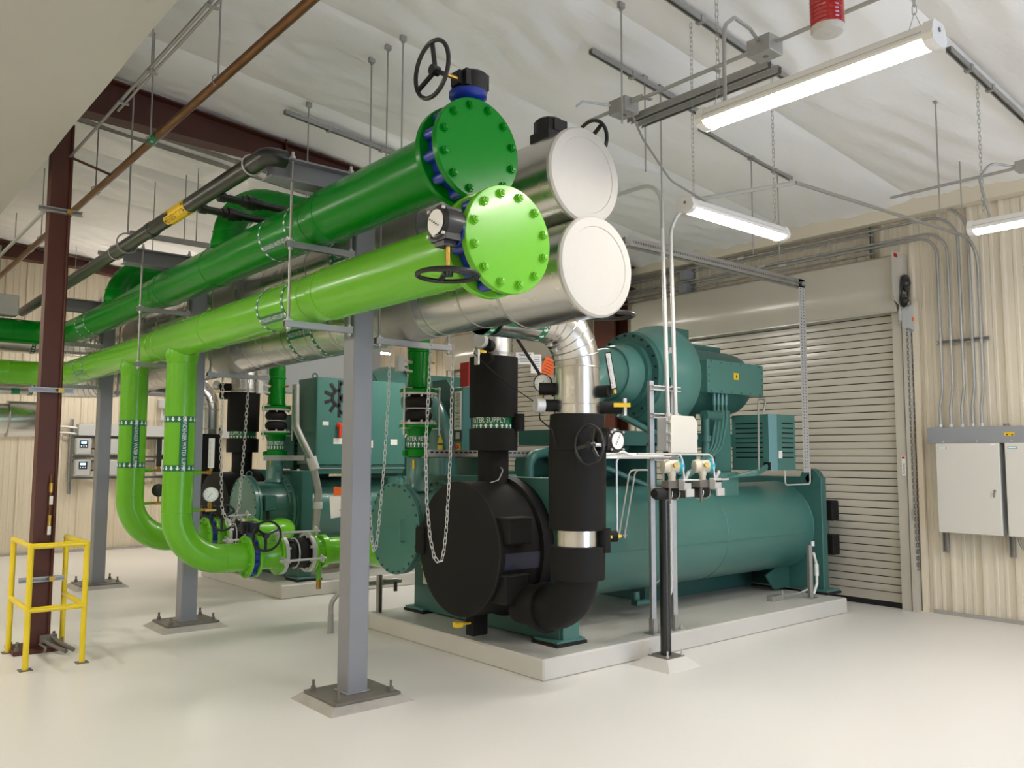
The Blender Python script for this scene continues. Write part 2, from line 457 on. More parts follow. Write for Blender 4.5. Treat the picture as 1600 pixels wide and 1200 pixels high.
# right wall: the panel runs towards -y, its ribs point at -x
P = []
y = 4.17; k = 0
while y > -5: P.append((y, .914, 0, 4.75)); y -= .914
y = 8.03
while y > 4.3: wd = .965; P.append((y, wd, 3.25, 4.7)); y -= .965
P.append((8.944, .914, 0, 4.75))
y = 12.6
while y > 8.95: wd = min(.914, y-8.944); P.append((y, wd, 3.25, 4.7)); y -= .914
y = 16.256
while y > 12.7: P.append((y, .914, 0, 4.75)); y -= .914
wall('wall_right', 'cream ribbed metal wall behind the electrical cabinets', P, lambda s, z0: ((9.2, s, z0), -PI/2))
P = []; x = -4.0
while x < 9.2: P.append((x, .914, 0, 5.3)); x += .914
wall('wall_back', 'cream ribbed metal wall at the far end', P, lambda s, z0: ((s, 15.8, z0), 0))
wl = MB().box(-4.2, -5, 0, -4, 16, 5.2)
single('wall_left', wl, 'siding', 'cream metal wall beside the camera', 'wall', kind='structure')
wf = MB().box(-4.2, -5.2, 0, 3.2, -5, 5.6); wf.box(6.6, -5.2, 0, 9.5, -5, 5.6); wf.box(3.2, -5.2, 3.2, 6.6, -5, 5.6)
single('wall_front', wf, 'siding', 'cream wall with an open daylit doorway', 'wall', kind='structure')
single('trim_2', MB().box(9.02, -5, 4.22, 9.17, 15.8, 4.42), 'siding', 'plain cream eave trim on top of the right wall', 'trim', kind='structure')
single('baseboard_right', MB().box(9.14, -5, 0, 9.165, 4.02, .035), 'grout', 'thin base angle of the right wall', 'trim', kind='structure')
single('baseboard_back', MB().box(-4, 15.73, 0, 9.2, 15.77, .04), 'grout', 'thin base angle of the far wall', 'trim', kind='structure')

# ------------------------------------------------------------------ roll-up doors
def roll_door(name, label, y0, y1, gear=True):
    d = top(name, label, 'door', (9.1, y0, 0), kind='structure')
    pitch = .0815
    prof = [(.01, .0), (-.008, .0), (-.0105, .003), (-.012, .036), (-.0105, .0695), (-.008, .0725), (.01, .0725)]
    sm = mesh('slat', MB().prism(prof, (0, 0, 0), (1, 0, 0), (0, 0, 1), (0, y1-y0-.1, 0)), 'door', flat=True)
    for k in range(38):
        o = bpy.data.objects.new('slat', sm); COL.objects.link(o); o.parent = d; o.location = (.03, .05, .165+pitch*k); ROOT[o] = ROOT[d]
    bar = MB().box(9.112, y0+.05, .062, 9.145, y1-.05, .158); bar.box(9.106, y0+.05, .138, 9.15, y1-.05, .150)
    part('bottom_bar', bar, 'door', d)
    part('weather_seal', MB().box(9.125, y0+.05, .0, 9.14, y1-.05, .064), 'rubber', d)
    for yy, s in ((y0, 1), (y1, -1)):
        g = MB().box(9.04, min(yy, yy+s*.1), 0, 9.19, max(yy, yy+s*.1), 3.25)
        g.box(9.02, min(yy-s*.06, yy-s*.02), 0, 9.19, max(yy-s*.06, yy-s*.02), 3.3)
        part('guide_rail', g, 'door', d)
    hp = [(9.19, 3.84), (9.04, 3.83), (8.97, 3.79), (8.93, 3.70), (8.92, 3.45), (8.94, 3.30), (8.98, 3.215), (9.0, 3.19), (9.0, 3.21), (9.19, 3.21)]
    part('hood', MB().prism(hp, (0, y0+.02, 0), (1, 0, 0), (0, 0, 1), (0, y1-y0-.04, 0)), 'door', d)
    part('hood_lip', MB().box(8.985, y0+.02, 3.185, 9.01, y1-.02, 3.2), 'door', d)
    part('gap_shade_panel', MB().box(9.16, y0+.05, 0, 9.22, y1-.05, 3.3), 'void', d)  # black sheet stands in for the shade in the slat gaps
    part('jamb_trim', MB().box(9.13, y0-.135, 0, 9.17, y0-.075, 3.3), 'siding', d)
    if gear:
        br = MB().prism([(8.86, 3.83), (9.19, 3.83), (9.19, 3.06), (9.0, 3.06), (8.99, 3.26), (8.88, 3.3), (8.86, 3.34)], (0, y0-.02, 0), (1, 0, 0), (0, 0, 1), (0, .015, 0))
        b = part('bracket_plate', br, 'door', d)
        tg = MB().box(8.885, y0-.026, 3.77, 8.96, y0-.021, 3.81); part('warning_sticker', tg, 'red', b)
        for (sx, sz, r) in ((9.085, 3.5, .095), (9.03, 3.3, .075)):
            w = MB().lathe((sx, y0-.03, sz), (0, -1, 0), [(0, r*.6), (.01, r), (.028, r), (.035, r*.55), (.06, r*.3), (.06, 0)], 20); part('sprocket', w, 'blackmetal', b)
        c = MB().tube([(9.165, y0-.045, 3.5), (9.09, y0-.045, 3.28)], .012, 6); c.tube([(9.0, y0-.045, 3.5), (8.97, y0-.045, 3.3)], .012, 6); part('drive_chain', c, 'blackmetal', b)
        hz = MB().prism([(9.0, 3.0), (9.15, 2.97), (9.17, 3.16)] + [(9.085+.085*math.cos(q), 3.17+.085*math.sin(q)) for q in [PI*i/8 for i in range(9)]], (0, y0-.1, 0), (1, 0, 0), (0, 0, 1), (0, .07, 0))
        h = part('hoist_cover', hz, 'boxgrey', d, 'pale blue-grey hoist cover'); part('inspection_sticker', MB().box(9.08, y0-.106, 3.08, 9.115, y0-.1, 3.12), 'orange', h)
        part('limit_switch', MB().box(8.93, y0-.05, 3.08, 8.965, y0-.03, 3.18), 'galvwhite', d)
        for (cx, zb) in ((9.03, .56), (9.14, .56)):
            part('hand_chain', chain_mb([(cx, y0-.065, 3.02), (9.085+(cx-9.085)*.95, y0-.065, 1.5), (9.085+(cx-9.085)*.3, y0-.065, .42)], .034, .011, .0033), 'platesteel', d)
        part('safety_label', MB().box(9.03, y0+.005, 1.42, 9.038, y0+.045, 1.63), 'paper', d)
        w = MB(); 
        for i in range(9): w.box(9.028, y0+.012, 1.44+.013*i, 9.03, y0+.04-.006*(i % 3), 1.445+.013*i)
        part('lettering', w, 'print_black', d)
        rd = MB().box(9.027, y0+.01, 1.6, 9.03, y0+.04, 1.622); part('warning_mark', rd, 'red', d)
        part('chain_keeper', MB().tube([(9.04, y0-.07, 1.05), (8.99, y0-.07, 1.09), (8.97, y0-.07, 1.02), (9.0, y0-.07, .96)], .008, 6, .03), 'galv', d)
    return d
roll_door('door_1', 'wide grey roll-up door at the right behind the front chiller', 4.2, 8.0)
roll_door('door_2', 'grey roll-up door glimpsed between the two black insulated pipes', 8.97, 12.58, False)

# ------------------------------------------------------------------ steel frame
def rafter(y, label, zb=((1.2, 4.66), (3.4, 4.625), (9.0, 4.0))):
    r = top('roof_beam', label, 'beam', (3.4, y, 4.62), 'steel roof beams')
    def zbot(x):
        for (a, za), (b, zb_) in zip(zb[:-1], zb[1:]):
            if x <= b: return za+(zb_-za)*(x-a)/(b-a)
        return zb[-1][1]
    xs = [1.2, 1.6, 3.4, 6, 9.0]
    poly = [(x, zbot(x)) for x in xs] + [(x, ceil_z(x)-.09) for x in reversed(xs)]
    part('web', MB().prism(poly, (0, y-.006, 0), (1, 0, 0), (0, 0, 1), (0, .012, 0)), 'ironoxide', r)
    for top_ in (0, 1):
        fz = (lambda x: ceil_z(x)-.10) if top_ else zbot
        pl = [(x, fz(x)) for x in xs] + [(x, fz(x)+.014) for x in reversed(xs)]
        part('flange', MB().prism(pl, (0, y-.1, 0), (1, 0, 0), (0, 0, 1), (0, .2, 0)), 'ironoxide', r)
    for x in (3.65, 6.4):
        part('stiffener', MB().box(x, y-.09, zbot(x), x+.01, y-.006, ceil_z(x)-.05), 'ironoxide', r)
    return r
rafter(8.05, 'dark red-brown roof beam above the green pipes')
rafter(15.2, 'dark red-brown roof beam along the far wall', ((1.2, 4.75), (3.4, 4.72), (9.0, 4.0)))
rafter(-3.0, 'dark red-brown roof beam behind the camera')
c = top('steel_column', 'tall dark red-brown steel column inside the yellow guard rail', 'column', (1.6, 8.05, 0))
part('post', MB().box(1.52, 7.98, .03, 1.665, 8.12, 4.66), 'ironoxide', c)
part('corner_line', MB().tube([(1.67, 7.965, .12), (1.67, 7.965, 4.5)], .012, 8), 'ironoxide', c, 'thin brown drain line on the column corner')
part('base_plate', MB().cbox(1.4, 7.86, .0, 1.79, 8.24, .03, .004), 'ironoxide', c)
ab = MB()
for (x, y) in ((1.43, 7.9), (1.76, 7.9), (1.43, 8.2), (1.76, 8.2)): ab.hexbolt((x, y, .03), (0, 0, 1), .02, .025, .05)
part('anchor_bolt', ab, 'platesteel', c)
pv = MB().tube([(1.62, 7.93, .1), (1.65, 7.85, .07), (1.74, 7.66, .03)], .016, 8); pv.tube([(1.68, 7.93, .12), (1.72, 7.8, .08), (1.8, 7.68, .03)], .016, 8); pv.tube([(1.6, 7.93, .06), (1.62, 7.8, .05), (1.6, 7.74, .03)], .01, 8)
pv.box(1.6, 7.9, .07, 1.72, 7.95, .13)
part('drain_fitting', pv, 'platesteel', c)
tb = MB().tube([(1.63, 7.95, 1.45), (1.63, 7.95, .95)], .009, 8); part('gauge_tube', tb, 'copper', c)
cp = MB()
for z0, z1 in ((1.3, 1.38), (1.02, 1.11)): cp.cyl((1.63, 7.945, z0), (1.63, 7.945, z1), .016, seg=10)
part('tube_fitting', cp, 'brass', c)
wt = MB().box(1.62, 7.925, 1.2, 1.645, 7.935, 1.27); wt.box(1.615, 7.925, .95, 1.64, 7.935, 1.02); part('paper_tag', wt, 'paper', c)
vb = MB().cbox(1.56, 7.9, .83, 1.67, 7.96, .89, .004); part('valve_block', vb, 'blackmetal', c)
for z in (.585, 2.16, 3.71):
    sm_ = strut_mb((1.43, 7.955, z), (1.77, 7.955, z), (0, -1, 0)); s = part('strut', sm_, 'galv', c, 'galvanized strut across the column')
    part('clamp', MB().box(1.645, 7.92, z-.02, 1.69, 7.935, z+.02), 'brass', s)
    sl = MB()
    for i in range(4): sl.box(1.455+.075*i, 7.974, z-.007, 1.5+.075*i, 7.9755, z+.007)
    part('slot', sl, 'void', s)
c = top('steel_column', 'dark red-brown wall column between the two roll-up doors', 'column', (9.0, 8.5, 0))
part('post', MB().box(8.86, 8.25, 0, 8.9, 8.65, 4.3), 'ironoxide', c)
part('web', MB().box(8.9, 8.44, 0, 9.13, 8.46, 4.3), 'ironoxide', c)
part('rear_flange', MB().box(9.13, 8.25, 0, 9.155, 8.65, 4.3), 'ironoxide', c)
# ================================================================== PIPE RACK
HX = 2.575           # green headers hang left of the columns
SX = 3.312           # insulated headers hang right of them
def flange_mb(o, a, t0, t1, R, hole=0): return MB().lathe(o, a, [(t0, hole), (t0, R-.004), (t0+.004, R), (t1-.004, R), (t1, R-.004), (t1, hole)], 48)
def bolt_ring(mb, o, a, t, R, n, r, h, ph=.5, stud=0):
    o = Vector(o); a, e1, e2 = basis(a)
    for k in range(n):
        th = 2*PI*(k+ph)/n; mb.hexbolt(o+a*t+(e1*math.cos(th)+e2*math.sin(th))*R, a, r, h, stud)
    return mb
def header(name, label, z, yf, m, rads):
    "green header: blind flange facing the viewer at yf, running back to an elbow that leaves to the left"
    h = top(name, label, 'pipe', (HX, yf, z), 'green condenser water headers')
    o = (HX, 0, z); a = (0, 1, 0)
    # pipe with two reducers and a left-hand elbow at the far end
    mb = MB(); prof = [(yf+.19, rads[0]), (4.84, rads[0]), (4.94, rads[0]-.003), (5.06, rads[1]), (8.05, rads[1]), (8.16, rads[1]-.002), (8.26, rads[2]), (11.62, rads[2])]
    mb.lathe(o, a, prof, 56)
    part('pipe', mb, m, h)
    el = MB().tube([(HX, 11.55, z), (HX, 12.12, z), (-3.9, 12.12, z)], rads[2], 40, .46, 14); part('elbow_run', el, m, h)
    w = MB()
    for (t, r) in ((4.84, rads[0]), (5.06, rads[1]), (6.86, rads[1]), (8.05, rads[1]), (8.26, rads[2]), (11.6, rads[2])): w.torus((HX, t, z), a, r, .004, 48, 6)
    w.torus((1.93, 12.12, z), (1, 0, 0), rads[2], .004, 40, 6)
    part('weld_seam', w, m, h)
    part('pipe_flange', flange_mb(o, a, yf+.15, yf+.19, .267), m, h)
    bf = part('blind_flange', flange_mb(o, a, yf, yf+.04, .267), m, h)
    bm_ = MB(); bolt_ring(bm_, (HX, yf, z), (0, -1, 0), 0, .225, 1, .019, .024)
    for k in range(12):
        th = 2*PI*(k+.5)/12
        q = Vector((HX+.225*math.cos(th), yf, z+.225*math.sin(th)))
        b = MB().cyl(q, q+Vector((0, -.02, 0)), .0205, seg=6); b.lathe(q, (0, -1, 0), [(.02, .0165), (.028, .012), (.03, 0)], 6); b.cyl(q+Vector((0, .001, 0)), q+Vector((0, -.004, 0)), .025, seg=14)
        part('bolt', b, m, bf)
    v = MB().lathe(o, a, [(yf+.045, .205), (yf+.045, .215), (yf+.145, .215), (yf+.145, .205)], 40)
    vb = part('valve_body', v, 'blue', h, 'blue butterfly valve body')
    lug = MB()
    for k in range(12):
        th = 2*PI*(k+.5)/12; q = Vector((HX+.225*math.cos(th), 0, z+.225*math.sin(th)))
        lug.cyl(q+Vector((0, yf+.05, 0)), q+Vector((0, yf+.14, 0)), .03, seg=12)
    part('lug', lug, 'blue', vb)
    return h
dg = header('green_header_pipe', 'dark green header pipe, upper of the two green pipes', 3.178, 3.33, 'darkgreen', (.178, .165, .152))
lg = header('green_header_pipe', 'lime green header pipe, lower of the two green pipes', 2.656, 3.08, 'limegreen', (.170, .160, .150))

def gear_box(parent, c, stem, shaft, wheel_c, R, dial=True, yoke=True, spoke_ref=.3, wm='blackmetal'):
    "gear operator: box on the valve stem, shaft to a spoked hand wheel"
    c = Vector(c); st = Vector(stem).normalized(); sh = Vector(shaft).normalized(); t = st.cross(sh)
    g = MB(); g.obox(c, st, sh, t, .085, .15, .13); g.obox(c+sh*.075, st, sh, t, .07, .05, .075)
    g.lathe(c-st*.055+sh*-.01, st, [(0, .06), (.0, .082), (.055, .086), (.095, .086), (.108, .07), (.112, 0)], 18)
    g.obox(c-t*.075, st, sh, t, .07, .1, .03)
    gb = part('gearbox', g, 'blackmetal', parent)
    if dial:
        d = MB().lathe(c+st*.057-sh*.01, st, [(0, .06), (.004, .06), (.004, 0)], 24); dd = part('position_dial', d, 'white', gb)
        s = MB()
        for k in range(5):
            u = (k-2)*.016; p = c+st*.0625-sh*.01; s.obox(p+sh*u*.6+t*(u-.008), st, sh, t, .001, .006, .012)
        part('lettering', s, 'print_black', dd)
        sc = MB()
        for (i, j) in ((1, 1), (1, -1), (-1, 1), (-1, -1)): sc.cyl(c+st*.05+sh*(.06*i-.01)+t*.06*j, c+st*.062+sh*(.06*i-.01)+t*.06*j, .008, seg=8)
        part('cover_screw', sc, 'galvwhite', gb)
    wc = Vector(wheel_c); p0 = wc - sh*((wc-c).dot(sh)-.07)
    part('shaft', MB().cyl(p0, wc, .011, seg=10), 'brass', gb)
    part('hand_wheel', wheel_mb(wc, sh, R, .0115, .024, spoke_ref), wm, parent)
    return gb
y0 = 3.425
nk = MB().lathe((2.575, y0, 3.38), (0, 0, 1), [(0, .045), (.07, .05), (.085, .085), (.1, .1), (.125, .1), (.125, 0)], 24)
n_ = part('valve_neck', nk, 'blue', dg, 'blue valve neck'); nb = MB()
for k in range(8):
    th = 2*PI*k/8; nb.hexbolt((2.575+.085*math.cos(th), y0+.085*math.sin(th), 3.485), (0, 0, -1), .009, .012)
part('bolt', nb, 'galvwhite', n_)
gear_box(dg, (2.59, y0, 3.565), (0, 0, 1), (-1, 0, 0), (2.33, y0-.02, 3.555), .145, dial=False, spoke_ref=-PI/2)
y0 = 3.165
nk = MB().lathe((2.36, y0, 2.668), (-1, 0, 0), [(0, .045), (.03, .05), (.04, .08), (.06, .08), (.06, 0)], 24); part('valve_neck', nk, 'blue', lg, 'blue valve neck')
gear_box(lg, (2.255, y0, 2.68), (-1, 0, 0), (0, 0, -1), (2.255, y0-.02, 2.445), .142, spoke_ref=-PI/2+.35)

# markers on the headers
pipe_label(dg, Cyl((HX, 0, 3.178), (0, 1, 0), .165), 5.26, 5.67, .035, 20, .03, .032, -1, 'CONDENSER WATER RETURN', .042, 141, '-a')
pipe_label(dg, Cyl((HX, 0, 3.178), (0, 1, 0), .152), 10.6, 10.98, .03, 20, .03, .032, -1, 'CONDENSER WATER RETURN', .03, 160, '-a')
pipe_label(lg, Cyl((HX, 0, 2.656), (0, 1, 0), .160), 5.28, 5.68, .035, 20, .03, .032, -1, 'CONDENSER WATER SUPPLY', .042, 141, '-a')
pipe_label(lg, Cyl((HX, 0, 2.656), (0, 1, 0), .150), 10.6, 11.02, .03, 20, .03, .032, -1, 'CONDENSER WATER SUPPLY', .03, 150, '-a')

# dark green branches that rise from the header, cross the rack and drop to the machines
def saddle(mb, x, y, z, r, up, rr): 
    mb.lathe((x, y, z), (0, 0, up), [(rr*.7, r+.012), (rr*.95, r+.014), (rr*1.1, r+.009), (rr*1.25, r+.003), (rr*1.45, r)], 36); return mb
def dg_branch(y, drop_x, drop_y, zt, label):
    b = top('green_branch_pipe', label, 'pipe', (HX, y, 3.178), 'dark green branch pipes')
    mb = MB().tube([(HX, y, 3.2), (HX, y, zt), (drop_x, y, zt)], .128, 32, .34, 12)
    saddle(mb, HX, y, 3.178, .128, 1, .165); part('riser', mb, 'darkgreen', b)
    mb = MB().tube([(drop_x-.3, y, zt), (drop_x, (y+drop_y)/2, zt), (drop_x, drop_y, 2.4)], .1, 28, .15, 8); part('drop', mb, 'darkgreen', b)
    w = MB()
    for z in (3.42,): w.torus((HX, y, z), (0, 0, 1), .128, .004, 32, 6)
    w.torus((HX+.38, y, zt), (1, 0, 0), .128, .004, 32, 6); part('weld_seam', w, 'darkgreen', b)
    return b
dg_branch(6.65, 4.275, 6.40, 3.72, 'dark green branch pipe arching off the upper header, nearer of two')
dg_branch(9.8, 4.42, 9.72, 3.68, 'dark green branch pipe arching off the upper header, farther of two')
def return_drop(x, y, label, z0=1.6):
    "condenser return nozzle: flanged spool, twin-sphere rubber joint, grooved coupling"
    b = top('green_return_spool', label, 'pipe', (x, y, z0), 'dark green return spools with rubber joints')
    o = (x, y, 0); a = (0, 0, 1)
    part('upper_spool', MB().lathe(o, a, [(2.21, .1), (2.23, .115), (2.25, .105), (2.40, .1), (2.55, .1), (2.555, .108), (2.57, .108), (2.58, .1), (2.7, .1)], 32), 'darkgreen', b)
    part('upper_flange', flange_mb(o, a, 2.185, 2.215, .172), 'darkgreen', b)
    part('lower_flange', flange_mb(o, a, 1.865, 1.895, .172), 'darkgreen', b)
    rj = MB(); pr = [(1.915, .118)]
    for c in (1.98, 2.1):
        for q in range(-4, 5): pr.append((c+.056*math.sin(q*PI/9.5), .075+.055*math.cos(q*PI/9.5)))
    pr.append((2.165, .118)); rj.lathe(o, a, pr, 32)
    j = part('rubber_joint', rj, 'rubber', b, 'black twin-sphere rubber joint')
    part('clamp_ring', MB().torus((x, y, 2.04), a, .108, .008, 32, 6), 'galvwhite', j)
    rg = MB(); rg.lathe(o, a, [(1.897, .1), (1.897, .17), (1.915, .17), (1.915, .1)], 36); rg.lathe(o, a, [(2.165, .1), (2.165, .17), (2.183, .17), (2.183, .1)], 36)
    part('retaining_ring', rg, 'galvwhite', j)
    bl = MB(); bolt_ring(bl, (x, y, 0), a, 2.165, .147, 8, .012, -.02); bolt_ring(bl, (x, y, 0), a, 1.915, .147, 8, .012, .02); part('bolt', bl, 'galvwhite', b)
    for th in (-.5, 1.5, 3.4):
        dx, dy = math.cos(th)*.19, math.sin(th)*.19; t = MB().cyl((x+dx, y+dy, 1.8), (x+dx, y+dy, 2.24), .009, seg=8)
        for z in (1.86, 2.225): t.obox((x+dx*.8, y+dy*.8, z), (math.cos(th), math.sin(th), 0), (-math.sin(th), math.cos(th), 0), (0, 0, 1), .1, .05, .01)
        part('tie_rod', t, 'galvwhite', b)
    part('lower_spool', MB().lathe(o, a, [(z0+.07, .095), (1.80, .098), (1.84, .118), (1.866, .125)], 32), 'darkgreen', b)
    part('grooved_coupling', MB().lathe(o, a, [(z0, .1), (z0+.01, .125), (z0+.07, .125), (z0+.08, .1)], 28).box(x-.15, y-.02, z0+.015, x-.11, y+.02, z0+.065).box(x+.11, y-.02, z0+.015, x+.15, y+.02, z0+.065), 'darkgreen', b)
    cy = Cyl(o, a, .1); g = MB(); w = MB(); cy.ring(g, z0+.085, z0+.2, .002)
    vs, fs = text2d('CONDENSER WATER RETURN', .055, .72); cy.wrap(w, vs, fs, z0+.165, 168, 'around'); cy.arrows(w, z0+.117, 18, .045, .026, 1)
    l = part('pipe_label', g, 'labelgreen', b, 'green pipe marker tape'); part('lettering', w, 'print_white', l)
    tp = MB()
    for z, th in ((2.40, 0.4), (2.46, -.9), (2.36, 3.3), (2.46, 3.5)):
        tp.cyl((x+.09*math.cos(th), y+.09*math.sin(th), z), (x+.15*math.cos(th), y+.15*math.sin(th), z), .014, seg=8)
    part('tap_fitting', tp, 'brass', b)
    dp = MB()
    for z in (2.37, 2.45): dp.tube([(x-.12, y-.06, z), (x-.19, y-.1, z), (x-.24, y-.08, z+.03)], .014, 8, .02)
    dp.box(x-.28, y-.1, 2.36, x-.22, y-.04, 2.5)
    part('pressure_switch', dp, 'galvwhite', b)
    return b
return_drop(4.275, 6.40, 'dark green return spool with rubber joint standing on the front chiller')
return_drop(4.42, 9.72, 'dark green return spool with rubber joint standing on the rear chiller')

# ------------------------------------------------------------------ lime green supply risers
def riser(y, z, label, x_end, ydir, y_end, bands, valve, joint):
    r = .13; b = top('green_riser_pipe', label, 'pipe', (HX, y, z), 'lime green supply risers')
    mb = MB().tube([(HX, y, 2.64), (HX, y, z), (valve[0], y, z)], r, 36, .42, 14); saddle(mb, HX, y, 2.656, r, -1, .165)
    part('pipe', mb, 'limegreen', b)
    w = MB().torus((HX, y, 2.43), (0, 0, 1), r, .004, 36, 6); w.torus((HX, y, z+.43), (0, 0, 1), r, .003, 36, 6); w.torus((HX+.43, y, z), (1, 0, 0), r, .003, 36, 6); part('weld_seam', w, 'limegreen', b)
    o = (0, y, z); a = (1, 0, 0); v0, v1 = valve; j0, j1 = joint
    for nm, t0 in (('flange', v0-.025), ('flange', v1)):
        part(nm, flange_mb(o, a, t0, t0+.026, .195), 'limegreen', b)
    vb = part('valve_body', MB().lathe(o, a, [(v0, .14), (v0, .16), (v1, .16), (v1, .14)], 36), 'blue', b, 'blue butterfly valve body')
    lug = MB()
    for k in range(10):
        th = 2*PI*(k+.5)/10; lug.cyl((v0+.004, y+.165*math.cos(th), z+.165*math.sin(th)), (v1-.004, y+.165*math.cos(th), z+.165*math.sin(th)), .024, seg=10)
    part('lug', lug, 'blue', vb)
    bl = MB(); bolt_ring(bl, o, (1, 0, 0), v0-.025, .165, 10, .014, -.02); bolt_ring(bl, o, a, v1+.026, .165, 10, .014, .02); part('bolt', bl, 'limegreen', b)
    sp = MB().lathe(o, a, [(v1+.02, r+.02), (v1+.05, r), (j0-.08, r), (j0-.045, r+.02)], 36); part('spool', sp, 'limegreen', b)
    for t in (j0-.05, j1+.022): part('flange', flange_mb(o, a, t, t+.028, .195), 'limegreen', b)
    pr = [(j0+.015, .16)]; half = (j1-j0)/4
    for c in (j0+half+.005, j1-half-.005):
        for q in range(-4, 5): pr.append((c+half*.82*math.sin(q*PI/9.5), .105+.04*math.cos(q*PI/9.5)))
    pr.append((j1-.015, .16))
    j = part('rubber_joint', MB().lathe(o, a, pr, 36), 'rubber', b, 'black twin-sphere rubber joint')
    part('clamp_ring', MB().torus(((j0+j1)/2, y, z), a, .14, .008, 36, 6), 'galvwhite', j)
    rg = MB(); rg.lathe(o, a, [(j0-.02, .12), (j0-.02, .19), (j0+.015, .19), (j0+.015, .12)], 36); rg.lathe(o, a, [(j1-.015, .12), (j1-.015, .19), (j1+.02, .19), (j1+.02, .12)], 36); part('retaining_ring', rg, 'galvwhite', j)
    bl = MB(); bolt_ring(bl, o, a, j0+.015, .165, 8, .014, .022); bolt_ring(bl, o, a, j1-.015, .165, 8, .014, -.022); part('bolt', bl, 'galvwhite', b)
    for th in (3.35, .4, 1.9):
        c_, s_ = math.cos(th)*.215, math.sin(th)*.215
        t = MB().cyl((j0-.1, y+c_, z+s_), (j1+.1, y+c_, z+s_), .011, seg=8)
        for tx in (j0-.055, j1+.055): t.obox((tx, y+c_*.9, z+s_*.9), (0, math.cos(th), math.sin(th)), (0, -math.sin(th), math.cos(th)), (1, 0, 0), .13, .06, .012)
        part('tie_rod', t, 'galvwhite', b)
    e = MB().tube([(j1+.045, y, z), (x_end, y, z), (x_end, y_end, z)], r, 32, .24, 10); part('elbow', e, 'limegreen', b)
    part('grooved_coupling', MB().lathe(o, a, [(j1+.13, r), (j1+.135, r+.03), (j1+.19, r+.03), (j1+.195, r)], 32), 'limegreen', b)
    dr = MB().cyl((j1+.12, y-.03, z-r+.02), (j1+.12, y-.03, z-r-.14), .026, seg=12); part('drain_stub', dr, 'limegreen', b)
    part('drain_cap', MB().cyl((j1+.12, y-.03, z-r-.14), (j1+.12, y-.03, z-r-.23), .025, seg=10), 'brass', b)
    pipe_label(b, Cyl((HX, y, 0), (0, 0, 1), r), bands[0], bands[1], .055, 16, .04, .034, -1, 'CONDENSER WATER SUPPLY', .05, 268, '-a')
    # operator
    xv = (v0+v1)/2
    part('valve_neck', MB().cyl((xv, y, z+.15), (xv, y, z+.22), .04, seg=14), 'blue', b)
    gear_box(b, (xv, y+.02, z+.265), (0, 0, 1), (0, -1, 0), (xv+.06, y-.23, z+.2), .135, dial=False, spoke_ref=.45)
    # thermometer and pressure gauge
    th = MB().cyl((HX+.1, y, 1.46), (HX+.2, y, 1.46), .02, seg=10); part('weld_socket', th, 'limegreen', b)
    part('thermowell', MB().cyl((HX+.19, y, 1.46), (HX+.27, y, 1.46), .013, seg=10).cyl((HX+.26, y, 1.46), (HX+.29, y, 1.46), .02, seg=6), 'brass', b)
    t = part('gauge_stub', MB().cyl((HX+.1, y, 1.125), (HX+.2, y, 1.125), .015, seg=10), 'limegreen', b)
    gv = MB().cyl((HX+.19, y, 1.125), (HX+.31, y, 1.125), .014, seg=10).cyl((HX+.28, y, 1.125), (HX+.28, y, 1.19), .01, seg=8).box(HX+.24, y-.03, 1.11, HX+.34, y-.018, 1.13); part('gauge_cock', gv, 'brass', b)
    return b
r1 = riser(7.65, .68, 'lime green riser pipe nearest the front column, with black-rimmed hand wheel valve', 4.33, -1, 6.74, (1.93, 1.50), (3.225, 3.285), (3.555, 3.83))
r2 = riser(9.05, .765, 'lime green riser pipe standing behind the nearer lime riser', 4.33, 1, 9.38, (1.94, 1.515), (3.36, 3.42), (3.56, 3.72))
def gauge(c, a, r, m, parent=None, label='', name='pressure_gauge'):
    g = top(name, label, 'gauge', c); a, e1, e2 = basis(a); c = Vector(c)
    part('case', MB().lathe(c, a, [(-.03, r*.7), (-.02, r), (.012, r), (.014, r*.92), (.006, r*.9), (.006, 0)], 28), m, g)
    part('dial_face', MB().lathe(c, a, [(.007, r*.9), (.0075, 0)], 28), 'print_white', g)
    k = MB()
    for i in range(11):
        th = math.radians(-45+27*i); d = e1*math.cos(th)+e2*math.sin(th); t = -e1*math.sin(th)+e2*math.cos(th)
        k.obox(c+a*.0085+d*r*.74, d, t, a, r*.13, r*.035, .001)
    d = (e1*.6+e2*.8); t = e2*.6-e1*.8; k.obox(c+a*.0095+d*r*.2, d, t, a, r*.95, r*.05, .001)
    part('needle_and_scale', k, 'print_black', g)
    part('stem', MB().cyl(c-Vector((0, 0, r)), c-Vector((0, 0, r+.06)), .01, seg=8), 'brass', g)
    return g
gauge((2.865, 7.63, 1.262), (-.45, -.9, .05), .066, 'galvwhite', label='white round pressure gauge on the nearer lime riser')
gauge((2.86, 9.07, 1.256), (.45, .9, .05), .066, 'blackmetal', label='black-backed round gauge between the two lime risers')
def thermometer(p, up, nrm, L, w, label, m='white', rim='blackmetal'):
    g = top('thermometer', label, 'thermometer', p); p, up, n = Vector(p), Vector(up).normalized(), Vector(nrm).normalized(); s = up.cross(n)
    part('case', MB().obox(p+up*L/2, s, up, n, w, L, .02), rim, g)
    part('scale_plate', MB().obox(p+up*L/2+n*.011, s, up, n, w*.72, L*.94, .003), m, g)
    k = MB()
    for i in range(22): k.obox(p+up*L*(.08+.038*i)+n*.0135-s*w*.2, s, up, n, w*(.22 if i % 5 else .34), .002, .001)
    part('scale_marks', k, 'print_black', g)
    part('well_nut', MB().cyl(p-up*.03, p, .016, seg=8), 'brass', g)
    return g
thermometer((2.865, 7.65, 1.50), (0, 0, 1), (-.5, -.86, 0), .27, .05, 'white upright thermometer beside the nearer lime riser', rim='white')
